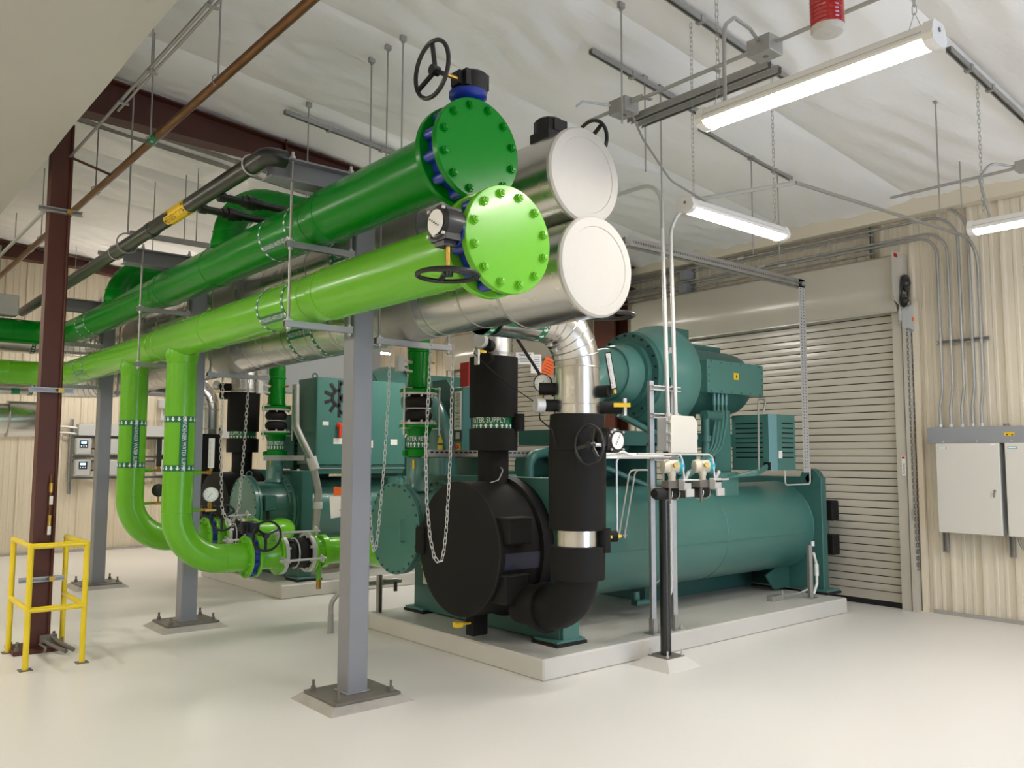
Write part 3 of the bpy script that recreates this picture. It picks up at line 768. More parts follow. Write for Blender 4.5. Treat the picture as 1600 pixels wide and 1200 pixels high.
thermometer((2.845, 9.05, 1.50), (0, 0, 1), (.5, .86, 0), .29, .045, 'black-backed upright thermometer between the two lime risers')

# ------------------------------------------------------------------ insulated chilled water headers
def silver(name, label, z, yf, rads, bend_y):
    h = top(name, label, 'pipe', (SX, yf, z), 'silver jacketed headers'); o = (SX, 0, z); a = (0, 1, 0); r0, r1 = rads
    part('valve_jacket', MB().lathe(o, a, [(yf+.02, r0-.01), (yf+.02, r0), (yf+.58, r0), (yf+.58, r0-.02)], 64), 'alu', h)
    part('end_cap', MB().lathe(o, a, [(yf+.03, r0+.004), (yf+.012, r0+.004), (yf, r0-.008), (yf-.001, r0*.8), (yf+.004, r0*.79), (yf+.004, r0*.7), (yf+.002, 0)], 64), 'mastic', h, 'white mastic end cap')
    part('jacket', MB().lathe(o, a, [(yf+.57, r1), (bend_y-.5, r1)], 56), 'alu', h)
    part('elbow_run', MB().tube([(SX, bend_y-.55, z), (SX, bend_y, z), (-3.9, bend_y, z)], r1, 40, .55, 16), 'alu', h)
    for t in [yf+.59+.42*k for k in range(int((bend_y-1.1-yf)/.42))]:
        if abs(t-5.08) > .1: part('joint_band', MB().lathe(o, a, [(t, r1), (t, r1+.0022), (t+.016, r1+.0022), (t+.016, r1)], 48), 'aluband', h)
    for y in (5.08, 8.24, 11.4):
        part('saddle', MB().lathe(o, a, [(y-.34, r1+.002), (y-.34, r1+.004), (y+.2, r1+.004), (y+.2, r1+.002)], 36), 'galv', h)
    for t in [yf+.57]: part('joint_band', MB().lathe(o, a, [(t-.004, r0-.004), (t-.004, r0+.003), (t+.016, r0+.003), (t+.016, r1)], 56), 'aluband', h)
    g = MB()
    for k in range(9):
        t0 = bend_y-.55+.0; q = k/8*PI/2; c = Vector((SX-.55, bend_y-.55, z)); p = c + Vector((math.cos(q), math.sin(q), 0))*.55
        g.torus(p, (-math.sin(q), math.cos(q), 0), r1, .004, 36, 6)
    part('gore_seam', g, 'aluband', h)
    return h
su = silver('insulated_header_pipe', 'silver jacketed header pipe, upper of the pair with white end caps', 3.195, 3.29, (.273, .188), 13.05)
sl = silver('insulated_header_pipe', 'silver jacketed header pipe, lower of the pair with white end caps', 2.655, 3.2, (.28, .224), 13.05)
gear_box(su, (3.28, 3.55, 3.53), (0, 0, 1), (1, 0, 0), (3.56, 3.5, 3.5), .14, dial=False, spoke_ref=2.4)
part('gearbox_base', MB().box(3.18, 3.46, 3.42, 3.4, 3.62, 3.49), 'blackmetal', su)
gear_box(sl, (3.63, 3.48, 2.66), (1, 0, 0), (0, 0, -1), (3.68, 3.46, 2.455), .145, dial=False, spoke_ref=.8)
pipe_label(sl, Cyl((SX, 0, 2.655), (0, 1, 0), .224), 6.2, 6.62, .045, 26, .032, .034, 1, 'CHILLED WATER RETURN', .05, 170, '-a')
pipe_label(su, Cyl((SX, 0, 3.195), (0, 1, 0), .188), 5.42, 5.95, .045, 26, .032, .034, 1, 'CHILLED WATER SUPPLY', .05, 170, '-a')
pipe_label(su, Cyl((SX, 0, 3.195), (0, 1, 0), .188), 8.7, 9.2, .045, 26, .032, .034, 1, '', .05, 170, '-a')
for o_, zz, r_ in ((su, 3.195, .188), (sl, 2.655, .224)):
    pipe_label(o_, Cyl((0, 13.05, zz), (1, 0, 0), r_), 1.5, 2.35, .05, 26, .032, .034, 1, '', .05, 170, '-a')

# ------------------------------------------------------------------ rack columns, beams and trapezes
def rack_column(y, label):
    c = top('rack_column', label, 'column', (2.9, y, 0), 'grey rack columns')
    part('post', MB().cbox(2.82, y-.075, .055, 2.97, y+.075, 3.39, .008), 'steelgrey', c)
    part('base_plate', MB().cbox(2.655, y-.22, .04, 3.135, y+.22, .058, .002), 'platesteel', c)
    part('weld_pad', MB().cbox(2.805, y-.09, .058, 2.985, y+.09, .068, .003), 'steelgrey', c)
    g = MB(); v = []
    rr = random.Random(int(y*10))
    for (zz, e) in ((0, .06), (.04, .005)):
        for (sx, sy) in ((-1, -1), (1, -1), (1, 1), (-1, 1)): v.append((2.895+sx*(.24+e+rr.uniform(0, .012)), y+sy*(.22+e+rr.uniform(0, .012)), zz))
    g.add(v, [(0, 1, 5, 4), (1, 2, 6, 5), (2, 3, 7, 6), (3, 0, 4, 7), (4, 5, 6, 7), (3, 2, 1, 0)]); part('grout_bed', g, 'grout', c)
    for (x, yy) in ((2.70, y-.17), (3.09, y-.17), (2.70, y+.17), (3.09, y+.17)):
        part('anchor_bolt', MB().hexbolt((x, yy, .058), (0, 0, 1), .019, .028, .04), 'platesteel', c)
    return c
def rack_beam(y, label):
    b = top('rack_beam', label, 'beam', (2.9, y, 3.4), 'grey rack beams')
    x0, x1 = 2.2, 3.7
    part('web', MB().box(x0, y-.005, 3.405, x1, y+.005, 3.535), 'steelgrey', b)
    for z in (3.392, 3.53): part('flange', MB().box(x0, y-.075, z, x1, y+.075, z+.012), 'steelgrey', b)
    for x in (2.36, 2.79, 3.03, 3.62):
        part('rod_nut', MB().hexbolt((x, y-.04, 3.542), (0, 0, 1), .02, .022, .03), 'galvwhite', b)
    return b
def trapeze(x0, x1, y, zs, label):
    t = top('pipe_trapeze', label, 'pipe hanger', ((x0+x1)/2, y, zs[-1]), 'pipe trapezes of the rack')
    for x in (x0, x1): part('rod', MB().cyl((x, y, zs[-1]-.07), (x, y, 3.56), .0095, seg=8), 'galv', t)
    for z in zs:
        part('strut', strut_mb((x0-.03, y, z-.02), (x1+.02, y, z-.02), (0, 0, -1)), 'galv', t)
        n = MB()
        for x in (x0, x1):
            n.box(x-.02, y-.024, z+.0005, x+.02, y+.024, z+.006); n.hexbolt((x, y, z+.006), (0, 0, 1), .015, .014); n.hexbolt((x, y, z-.042), (0, 0, -1), .015, .014)
        part('nut', n, 'galvwhite', t)
    return t
ycs = (5.08, 8.24, 11.4); od = ('front', 'middle', 'rearmost')
for y, s in zip(ycs, od):
    rack_column(y, 'square grey rack column, the %s of three in the row' % s)
    rack_beam(y, 'grey I-beam on top of the %s rack column' % s)
    trapeze(2.355, 2.795, y-.045, (2.996, 2.476), 'trapeze carrying the green pipes at the %s rack column' % s)
    trapeze(3.03, 3.62, y-.045, (3.0, 2.425), 'trapeze carrying the silver pipes at the %s rack column' % s)
t = top('pipe_trapeze', 'trapeze carrying the green pipes at the far left edge', 'pipe hanger', (1.95, 12.12, 2.4), 'pipe trapezes of the rack')
for yy in (11.9, 12.34): part('rod', MB().cyl((1.75, yy, 2.4), (1.75, yy, 4.2), .0095, seg=8), 'galv', t)
for z in (3.0, 2.47): part('strut', strut_mb((1.75, 11.85, z-.02), (1.75, 12.39, z-.02), (0, 0, -1)), 'galv', t)
part('clamp_box', MB().cbox(1.65, 12.0, 3.36, 2.0, 12.2, 3.62, .01), 'boxgrey', t)

# ------------------------------------------------------------------ refrigerant vent
v = top('vent_pipe', 'black refrigerant vent pipe lying on the rack beam ends', 'pipe', (2.13, 5.0, 3.49))
VX, VZ = 2.15, 3.5
part('pipe', MB().tube([(VX-.01, 12.6, VZ), (VX, 5.2, VZ), (VX, 4.96, VZ), (VX+.12, 4.96, VZ)], .058, 24, {1: 0, 2: .06}, 8), 'blackpipe', v)
part('joint_ring', MB().lathe((VX, 0, VZ), (0, 1, 0), [(7.2, .05), (7.2, .064), (7.3, .064), (7.3, .05)], 24), 'blackpipe', v)
for yy in (5.83, 6.2):
    br = MB().tube([(VX+.03, yy, VZ-.055), (3.2, yy, VZ-.055)], .028, 14); b = part('branch', br, 'blackpipe', v)
    cp = MB()
    for (x0, x1, r) in ((VX+.02, VX+.07, .036), (VX+.19, VX+.23, .04), (VX+.23, VX+.29, .052), (VX+.29, VX+.34, .04)): cp.cyl((x0, yy, VZ-.055), (x1, yy, VZ-.055), r, seg=16)
    part('union', cp, 'blackpipe', b)
cy = Cyl((VX, 0, VZ), (0, 1, 0), .058); g = MB(); w = MB(); cy.ring(g, 6.34, 6.8, .002, 24, 0, 2*PI)
vs, fs = text2d('REFRIGERANT VENT', .062, .72); cy.wrap(w, vs, fs, 6.57, 132, '-a')
for t in (6.37, 6.77): cy.arrows(w, t, 8, .03, .03, 1)
l = part('pipe_label', g, 'labelyellow', v, 'yellow marker reading refrigerant vent'); part('lettering', w, 'print_black', l)
u = MB()
for yy in (5.2, 8.3): u.torus((VX, yy, VZ), (0, 1, 0), .066, .006, 24, 6)
part('clamp', u, 'galvwhite', v)
h = top('clevis_hanger', 'ring hanger holding the black vent pipe', 'pipe hanger', (VX, 8.0, VZ))
part('ring', MB().torus((VX, 7.95, VZ+.02), (0, 1, 0), .09, .007, 24, 6), 'galv', h)
part('rod', MB().cyl((VX, 7.95, VZ+.1), (VX, 7.95, ceil_z(VX)-.03), .008, seg=8), 'galv', h)
# ================================================================== CHILLERS
def pad(name, label, x0, y0, x1, y1):
    p = top(name, label, 'pad', ((x0+x1)/2, (y0+y1)/2, 0), 'concrete equipment pads')
    mb = MB().cbox(x0, y0, 0, x1, y1, .155, .012); part('slab', mb, 'pad', p)
    return p
pad('equipment_pad', 'low concrete pad under the front chiller', 4.165, 4.59, 8.44, 7.06)
pad('equipment_pad', 'low concrete pad under the rear chiller', 4.24, 9.07, 8.5, 11.55)

def chiller(label, Y, sg):
    "Y maps front-unit depth to this unit's, sg is +1 or -1"
    c = top('chiller', label, 'chiller', (6.5, Y(5.9), .155), 'water chillers')
    ye, yc = Y(5.46), Y(6.40); X = (1, 0, 0)
    def yb(a, b): a, b = Y(a), Y(b); return min(a, b), max(a, b)
    # shells
    sh = MB().lathe((0, ye, .86), X, [(4.62, .48), (8.52, .48)], 56); part('evaporator_shell', sh, 'teal', c)
    w = MB()
    for t in (4.86, 6.95): w.torus((t, ye, .86), X, .48, .005, 48, 6)
    w.torus((8.49, ye, .86), X, .481, .008, 48, 6); w.obox((6.9, ye-sg*.475, .80), X, (0, 1, 0), (0, 0, 1), 3.2, .012, .006); part('weld_seam', w, 'teal', c)
    part('condenser_shell', MB().lathe((0, yc, .98), X, [(4.62, .37), (8.52, .37)], 48), 'teal', c)
    # tube sheets
    a, b = yb(4.84, 6.86)
    part('tube_sheet', MB().cbox(4.56, a, .175, 4.70, b, 1.44, .006), 'tealdark', c)
    a2, b2 = yb(4.88, 6.86)
    rt = MB().cbox(8.5, a2, .175, 8.60, b2, 1.40, .006); part('tube_sheet', rt, 'tealdark', c)
    lug = MB().lathe((8.494, Y(5.02), 1.38), X, [(0, .045), (0, .11), (.112, .11), (.112, .045), (0, .045)], 24); lug.box(8.503, min(Y(4.91), Y(5.13)), 1.30, 8.597, max(Y(4.91), Y(5.13)), 1.335); part('lifting_lug', lug, 'tealdark', c)
    for (x0, x1) in ((4.5, 4.8), (8.42, 8.68)):
        for (p, q) in ((4.80, 5.08), (6.62, 6.92)):
            p, q = yb(p, q)
            f = part('foot', MB().cbox(x0, p, .178, x1, q, .20, .004), 'teal', c); part('isolator_pad', MB().box(x0-.01, p-.01, .155, x1+.01, q+.01, .179), 'rubber', f)
    a, b = yb(4.815, 4.838)
    part('foot_web', MB().box(4.575, a, .2, 4.745, b, .66), 'teal', c)
    part('gusset', MB().prism([(8.05, .34), (8.5, .5), (8.5, .18), (8.2, .18)], (0, Y(5.3), 0), (1, 0, 0), (0, 0, 1), (0, sg*.02, 0)), 'tealdark', c)
    a, b = yb(5.75, 6.5)
    part('support_rail', MB().box(6.6, a, .16, 8.45, b, .36), 'tealdark', c)
    # evaporator water box in black foam
    pr = [(4.03, 0), (4.03, .505), (4.036, .527), (4.06, .53), (4.44, .53), (4.45, .565), (4.56, .565), (4.56, .4)]
    wb = part('waterbox', MB().lathe((0, ye, .88), X, pr, 64), 'foam', c, 'black foam insulated water box')
    part('rim_seam', MB().torus((4.042, ye, .88), X, .524, .008, 64, 6), 'rubber', wb)
    for zz, hgt in ((.95, .2), (.50, .22)):
        dz = zz-.78; yo = math.sqrt(max(.02, .53**2-(zz+hgt/2-.88)**2))
        p, q = yb(5.46-yo-.10, 5.46-yo+.16)
        cv = part('hinge_cover', MB().cbox(4.07, p, zz, 4.30, q, zz+hgt, .012), 'foam', wb, 'black foam cover over a hinge')
        part('cover_edge', MB().cbox(4.06, p-.006, zz+hgt-.012, 4.31, q+.006, zz+hgt+.002, .003), 'rubber', cv)
    p, q = yb(5.9, 6.0); part('hinge_cover', MB().cbox(4.0, p, .80, 4.2, q+.02, 1.02, .012), 'foam', wb, 'black foam cover over a hinge')
    bl = MB().lathe((0, ye, .88), X, [(4.09, .5), (4.09, .534), (4.44, .534), (4.44, .5)], 12, (PI+.0) if sg > 0 else -.24, (PI+.24) if sg > 0 else 0); part('blue_patch', bl, 'navy', wb, 'dark blue bare strip of the water box')
    bx = MB(); p, q = yb(5.40, 5.5); bx.cbox(4.15, p, .19, 4.3, q, .42, .006); part('drain_leg', bx, 'foam', wb)
    part('drain_handle', MB().box(4.02, ye-sg*.02-.012, .285, 4.18, ye-sg*.02+.012, .3).box(4.0, ye-sg*.02-.03, .275, 4.06, ye-sg*.02+.03, .31), 'labelyellow', wb)
    # condenser water box, bare and bolted
    cb = part('condenser_waterbox', MB().lathe((0, yc, .98), X, [(4.03, 0), (4.03, .395), (4.035, .40), (4.065, .40), (4.07, .39), (4.075, .39), (4.08, .40), (4.105, .40), (4.11, .345), (4.13, .325), (4.47, .325), (4.485, .345), (4.485, .41), (4.515, .41), (4.52, .395), (4.527, .395), (4.53, .41), (4.56, .41), (4.56, .2)], 56), 'teal', c)
    bo = MB(); bolt_ring(bo, (0, yc, .98), X, 4.03, .378, 26, .012, -.014); bolt_ring(bo, (0, yc, .98), X, 4.485, .382, 26, .013, -.018); part('bolt', bo, 'tealdark', cb, kind='stuff')
    p, q = yb(6.40-.40, 6.40-.33) if sg < 0 else yb(6.76, 6.83)
    hb = part('hinge_block', MB().cbox(4.13, p if sg > 0 else yc-.42, .98, 4.26, q if sg > 0 else yc-.31, 1.16, .008), 'tealdark', cb); part('hinge_pin', MB().cyl((4.17, (p+q)/2 if sg > 0 else yc-.40, .88), (4.17, (p+q)/2 if sg > 0 else yc-.40, 1.0), .018, seg=10), 'blackmetal', hb)
    part('cover_handle', MB().tube([(4.03, yc-sg*.1-.07, .88), (3.99, yc-sg*.1-.07, .88), (3.99, yc-sg*.1-.07, 1.06), (4.03, yc-sg*.1-.07, 1.06)], .006, 8, .01), 'teal', cb)
    part('lifting_eye', MB().torus((4.1, yc, 1.395), (0, 1, 0), .035, .008, 20, 6), 'teal', cb)
    nx = 4.275 if sg > 0 else 4.42
    nz = part('nozzle', MB().lathe((nx, yc, 0), (0, 0, 1), [(1.30, .125), (1.34, .1), (1.62, .1)], 28), 'teal', cb)
    part('nozzle_cap', MB().cyl((nx, yc-.08, 1.48), (nx, yc-.14, 1.48), .028, seg=12), 'teal', nz)
    part('flow_sticker', MB().box(nx-.088, yc-.075, 1.5, nx-.084, yc-.045, 1.58), 'labelyellow', nz)
    wb2 = MB().lathe((0, ye, .86), X, [(8.6, .5), (8.68, .5), (8.70, .47), (8.86, .46), (8.95, .40), (8.99, .25), (9.0, 0)], 48); part('return_head', wb2, 'teal', c)
    for zz in (.92, .55):
        p, q = yb(4.86, 5.06); part('hinge_cover', MB().cbox(8.68, p, zz, 8.82, q, zz+.22, .012), 'foam', c, 'black foam cover over a hinge')
    part('return_head', MB().lathe((0, yc, .98), X, [(8.6, .39), (8.68, .39), (8.70, .36), (8.8, .3), (8.85, 0)], 40), 'teal', c)
    # compressor train on top
    ym = Y(5.53); zm = 2.40; o = (0, ym, zm)
    el = MB().tube([(5.45, Y(5.47), 1.26), (5.45, Y(5.50), 1.55), (5.45, ym, zm), (6.02, ym, zm)], lambda i: .165+.0055*min(i, 14), 36, {2: .40}, 14)
    part('suction_elbow', el, 'teal', c)
    part('suction_collar', MB().lathe(o, X, [(5.86, .24), (5.86, .262), (5.89, .27), (6.0, .29), (6.1, .30)], 48), 'teal', c)
    fr = part('suction_flange', MB().lathe(o, X, [(6.02, .25), (6.05, .31), (6.05, .33), (6.1, .335), (6.1, .415), (6.15, .415), (6.15, .3)], 56), 'tealdark', c)
    bo = MB(); bolt_ring(bo, o, X, 6.1, .39, 22, .013, -.016); part('bolt', bo, 'rubber', fr, kind='stuff')
    vol = MB(); n = 64; prof = [(6.15, .40), (6.16, .43), (6.26, .455), (6.33, .47), (6.42, .515), (6.52, .53), (6.62, .51), (6.68, .45), (6.70, .30)]
    vs = []
    for (t, r) in prof:
        for i in range(n):
            th = 2*PI*i/n; g = 1+.0*math.cos(th)
            vs.append((t, ym+r*g*math.cos(th), zm+r*g*math.sin(th)))
    vol.add(vs, [(k*n+i, k*n+(i+1) % n, (k+1)*n+(i+1) % n, (k+1)*n+i) for k in range(len(prof)-1) for i in range(n)] + [tuple((len(prof)-1)*n+i for i in range(n))])
    vl = part('volute', vol, 'teal', c)
    npz = MB()
    p = Vector((6.29, ym-sg*.415, zm+.2)); npz.obox(p, X, Vector((0, -sg*.35, 1)).normalized(), Vector((0, -sg, -.35)).normalized(), .1, .1, .004); part('name_plate', npz, 'galvwhite', vl)
    pt = MB(); q = Vector((6.28, ym-sg*.455, zm-.1)); pt.obox(q, X, (0, 0, 1), (0, 1, 0), .12, .1, .02); pt.obox(q+Vector((.0, 0, -.13)), X, (0, 0, 1), (0, 1, 0), .14, .09, .04); part('cover_plate', pt, 'teal', vl)
    part('motor', MB().lathe(o, X, [(6.68, .36), (6.72, .40), (6.78, .34), (7.6, .34), (7.72, .33), (7.95, .2), (7.97, 0)], 48), 'tealdark', c)
    a, b = yb(5.11, 5.5)
    tbx = part('terminal_box', MB().cbox(6.82, a, 2.255, 7.77, b, 2.575, .004), 'teal', c)
    p, q = yb(5.098, 5.11); part('box_cover', MB().cbox(6.82, p, 2.25, 7.775, q, 2.58, .003), 'teal', tbx)
    sc = MB()
    for i in range(6):
        for z in (2.27, 2.56): sc.cyl((6.88+.165*i, Y(5.098), z), (6.88+.165*i, Y(5.09), z), .008, seg=8)
    for z in (2.36, 2.43, 2.5):
        for x in (6.84, 7.755): sc.cyl((x, Y(5.098), z), (x, Y(5.09), z), .008, seg=8)
    part('cover_screw', sc, 'tealdark', tbx)
    p, q = yb(5.092, 5.098)
    ws = part('hazard_sticker', MB().box(7.25, p, 2.40, 7.33, q, 2.47), 'labelyellow', tbx); tr = MB(); tr.prism([(7.275, 2.42), (7.305, 2.42), (7.29, 2.455)], (0, Y(5.091), 0), (1, 0, 0), (0, 0, 1), (0, -sg*.001, 0)); part('hazard_mark', tr, 'print_black', ws)
    a, b = yb(5.52, 5.95); ub = MB().cbox(6.74, a, 2.6, 7.62, b, 2.80, .006); part('motor_lug_box', ub, 'tealdark', c)
    a, b = yb(5.42, 5.9); part('relay_box', MB().cbox(6.62, a, 2.72, 6.95, b, 2.92, .006), 'tealdark', c)
    a, b = yb(5.28, 5.46); part('motor_post', MB().cbox(7.17, a, 1.46, 7.44, b, 2.1, .006), 'teal', c)
    a, b = yb(5.5, 5.75); part('motor_post', MB().cbox(6.9, a, 1.3, 7.15, b, 2.1, .006), 'tealdark', c)
    a, b = yb(5.14, 5.48); part('post_base', MB().cbox(6.98, a, 1.22, 7.36, b, 1.46, .006), 'teal', c)
    cf = MB()
    for i in range(4):
        x = 7.0+.065*i; cf.cyl((x, Y(5.16), 2.255), (x, Y(5.16), 2.14), .021, seg=10)
        cf.tube([(x, Y(5.16), 2.2), (x-.02, Y(5.14), 1.98), (6.85+.05*i, Y(5.08), 1.7), (6.45+.03*i, Y(5.08), 1.45), (6.35+.03*i, Y(5.2), 1.34)], .012, 8, .35, 6)
    part('cable_conduit', cf, 'teal', c)
    # slotted lubrication cabinet
    lc_p = [(7.78, 4.95), (8.12, 4.95), (8.24, 5.03), (8.24, 5.45), (7.70, 5.45), (7.70, 5.0)]
    lc = MB().prism([(x, Y(y)) for x, y in lc_p], (0, 0, 1.475), (1, 0, 0), (0, 1, 0), (0, 0, .585)); l = part('slotted_cabinet', lc, 'teal', c)
    for i in range(8):
        z = 1.605+.051*i; s = MB(); p, q = yb(4.945, 4.96); s.box(7.87, p, z, 8.08, q, z+.012); p, q = yb(5.07, 5.40); s.box(7.695, p, z, 7.71, q, z+.012); part('vent_slot', s, 'void', l)
    p, q = yb(4.944, 4.95); part('data_sticker', MB().box(7.80, p, 1.60, 7.86, q, 1.68), 'paper', l)
    p, q = yb(4.99, 5.06); part('cable_opening', MB().box(7.694, p, 1.48, 7.72, q, 1.56), 'void', l)
    fl_ = MB()
    for i in range(3): fl_.tube([(7.72, Y(5.03), 1.51+.01*i), (7.5, Y(5.0), 1.44+.02*i), (7.3, Y(5.12), 1.42), (6.9, Y(5.2), 1.36)], .018, 8, .15, 5)
    part('flexible_hose', fl_, 'teal', c)
    # oil piping and under-compressor clutter
    a, b = yb(5.45, 6.2)
    ol = MB().tube([(6.75, Y(5.1), 2.02), (7.0, Y(5.1), 2.02)], .05, 14); ol.tube([(6.78, Y(5.1), 2.02), (6.78, Y(5.1), 1.72), (6.74, Y(5.14), 1.35)], .035, 12, .04); ol.cyl((6.78, Y(5.1), 1.76), (6.78, Y(5.1), 1.82), .05, seg=12)
    ol.tube([(5.2, Y(5.6), 1.5), (5.9, Y(5.6), 1.5), (6.3, Y(5.35), 1.3)], .03, 12, .1); ol.tube([(5.75, Y(5.3), 2.0), (6.1, Y(5.2), 1.84), (6.5, Y(5.2), 1.80)], .03, 10, .1)
    ol.tube([(5.0, Y(5.7), 1.36), (5.0, Y(5.7), 1.62), (5.6, Y(5.75), 1.7), (6.6, Y(5.7), 1.72)], .045, 12, .12)
    part('oil_piping', ol, 'tealdark', c)
    part('frame_beam', MB().box(5.3, a, 1.72, 7.9, b, 1.86).box(6.3, a, 1.2, 6.45, b, 1.75).box(5.6, a, 1.25, 5.7, a+.05, 1.75), 'tealdark', c)
    part('economizer', MB().lathe((0, Y(6.0), 1.52), X, [(5.2, 0), (5.2, .14), (6.6, .14), (6.6, 0)], 28), 'tealdark', c)
    dz = MB().tube([(6.55, Y(6.0), 2.3), (6.55, Y(6.45), 2.3), (6.55, Y(6.45), 1.3)], .15, 24, .3, 8); part('discharge_pipe', dz, 'teal', c)
    vv = MB().cyl((5.95, Y(5.3), .38), (5.95, Y(5.3), .26), .04, seg=12).cyl((5.86, Y(5.22), .29), (6.1, Y(5.22), .29), .025, seg=10); part('drain_valve', vv, 'tealdark', c)
    return c
Y1 = lambda y: y
Y2 = lambda y: 16.12-y
c1 = chiller('front teal water chiller with black end cover and motor box', Y1, 1)
c2 = chiller('rear teal water chiller behind the front rack column', Y2, -1)
# front chiller: operator panel, discharge bend
pn = part('control_panel', MB().cbox(4.70, 6.295, 1.62, 4.80, 6.435, 2.26, .006), 'teal', c1)
part('instruction_sheet', MB().box(4.692, 6.315, 1.86, 4.70, 6.42, 2.22), 'paper', pn)
tx = MB()
for i in range(24): tx.box(4.6905, 6.322+.004*((i*3) % 4), 1.885+.0135*i, 4.692, 6.405-.008*((i*7) % 5), 1.889+.0135*i)
part('lettering', tx, 'print_black', pn)
sb = part('display', MB().box(4.692, 6.31, 1.745, 4.70, 6.425, 1.85), 'blackmetal', pn); part('screen', MB().box(4.689, 6.33, 1.775, 4.693, 6.39, 1.835), 'boxgrey', sb)
part('stop_ring', MB().cyl((4.70, 6.36, 1.70), (4.694, 6.36, 1.70), .035, seg=20), 'labelyellow', pn)
part('stop_button', MB().lathe((4.694, 6.36, 1.70), (-1, 0, 0), [(0, .015), (.015, .015), (.018, .024), (.03, .022), (.035, 0)], 18), 'red', pn)
part('rating_label', MB().box(4.692, 6.32, 1.63, 4.70, 6.42, 1.66), 'paper', pn)
db = MB().tube([(4.80, 7.3, 2.19), (4.80, 7.0, 2.12), (4.80, 6.80, 1.85), (4.80, 6.72, 1.3)], .138, 28, .3, 8)
d = part('condenser_vapour_bend', db, 'teal', c1)
fb = MB().lathe((4.80, 7.06, 2.135), (0, 1, .23), [(0, .13), (0, .185), (.03, .185), (.03, .13)], 28); bolt_ring(fb, (4.80, 7.06, 2.135), (0, -1, -.23), 0, .165, 14, .012, .014); part('bend_flange', fb, 'tealdark', d)
part('shoulder_plate', MB().prism([(6.5, 1.3), (7.3, 1.3), (7.3, 2.4), (7.05, 2.4), (6.95, 2.3), (6.6, 2.2), (6.5, 2.1)], (5.05, 0, 0), (0, 1, 0), (0, 0, 1), (.03, 0, 0)), 'tealdark', d)
tr = MB().prism([(6.665, 1.74), (6.575, 1.74), (6.62, 1.83)], (4.675, 0, 0), (0, 1, 0), (0, 0, 1), (.004, 0, 0)); tr.box(4.675, 6.58, 1.64, 4.68, 6.66, 1.715); part('hazard_sticker', tr, 'labelyellow', d)
rt = single('red_tag_board', MB().cbox(4.72, 6.235, 2.262, 4.735, 6.37, 2.49, .002), 'red', 'red rectangular tag above the operator panel', 'tag', (4.73, 6.49, 2.4))
# rear chiller: starter cabinet with the sun-and-flake emblem
VY = 9.25
vs_ = part('starter_cabinet', MB().cbox(4.72, VY, 1.51, 5.98, VY+.5, 2.565, .006), 'teal', c2)
part('cabinet_plinth', MB().box(4.74, VY+.01, 1.40, 5.96, VY+.45, 1.505), 'tealdark', vs_)
part('plinth_rail', MB().box(4.72, VY, 1.46, 5.98, VY+.03, 1.47), 'galvwhite', vs_)
part('door_seam', MB().box(5.30, VY-.001, 1.53, 5.306, VY+.002, 2.55).box(4.735, VY-.001, 1.53, 4.738, VY+.002, 2.55), 'tealdark', vs_)
part('lifting_eye', MB().torus((4.74, VY+.1, 2.585), (0, 1, 0), .03, .01, 18, 6), 'tealdark', vs_)
em = MB(); ex, ez, yy = 5.02, 2.325, VY-.004
def bar(p0, p1, w):
    p0, p1 = Vector((p0[0], yy, p0[1])), Vector((p1[0], yy, p1[1])); ax = (p1-p0).normalized(); em.obox((p0+p1)/2, ax, (0, 1, 0), ax.cross(Vector((0, 1, 0))), (p1-p0).length, .006, w)
bar((ex, ez-.235), (ex, ez+.215), .038)
for k in range(5):
    th = math.radians(126+36*k)
    if k < 4: bar((ex+.105*math.cos(th), ez+.105*math.sin(th)), (ex+.21*math.cos(th), ez+.21*math.sin(th)), .04)
arc = [(math.cos(math.radians(90+15*i)), math.sin(math.radians(90+15*i))) for i in range(13)]
em.prism([(ex+.115*x, ez+.115*z) for x, z in arc] + [(ex+.075*x, ez+.075*z) for x, z in reversed(arc)], (0, yy-.003, 0), (1, 0, 0), (0, 0, 1), (0, .006, 0))
for s in (1, -1):
    bar((ex, ez), (ex+.235, ez+s*.135), .038)
    bar((ex+.155, ez+s*.09), (ex+.155, ez+s*.21), .034); bar((ex+.1, ez+s*.06-.0), (ex+.1, ez+s*.0), .0001)
bar((ex+.0, ez-.16), (ex+.10, ez-.215), .036); bar((ex+.0, ez+.16), (ex+.085, ez+.215), .036)
part('emblem', em, 'print_black', vs_, 'black half sun half snowflake emblem')
hd = MB().lathe((5.02, VY, 1.985), (0, -1, 0), [(0, .04), (.02, .04), (.03, .03), (.03, 0)], 20); hd.cbox(5.0, VY-.05, 1.84, 5.04, VY-.02, 2.0, .006); part('disconnect_handle', hd, 'redswitch', vs_)
st = MB()
for (x0, z0, x1, z1) in ((4.80, 1.985, 4.88, 2.03), (4.95, 1.76, 5.07, 1.83), (5.40, 1.72, 5.50, 1.81), (5.40, 1.64, 5.48, 1.70), (5.40, 1.59, 5.47, 1.63), (5.76, 1.76, 5.86, 1.83)): st.box(x0, VY-.003, z0, x1, VY+.001, z1)
part('data_sticker', st, 'paper', vs_)
part('hazard_sticker', MB().box(5.40, VY-.003, 1.50, 5.45, VY+.001, 1.57), 'labelyellow', vs_)
lb = MB().cbox(4.72, 9.85, 1.45, 5.2, 10.2, 2.14, .006); l = part('slotted_cabinet', lb, 'tealdark', c2)
for i in range(9):
    z = 1.55+.06*i; part('vent_slot', MB().box(4.74, 9.845, z, 5.1, 9.86, z+.018), 'void', l)
part('upper_cabinet', MB().cbox(4.9, 11.0, 2.5, 6.2, 11.3, 3.1, .006), 'boxgrey', c2)

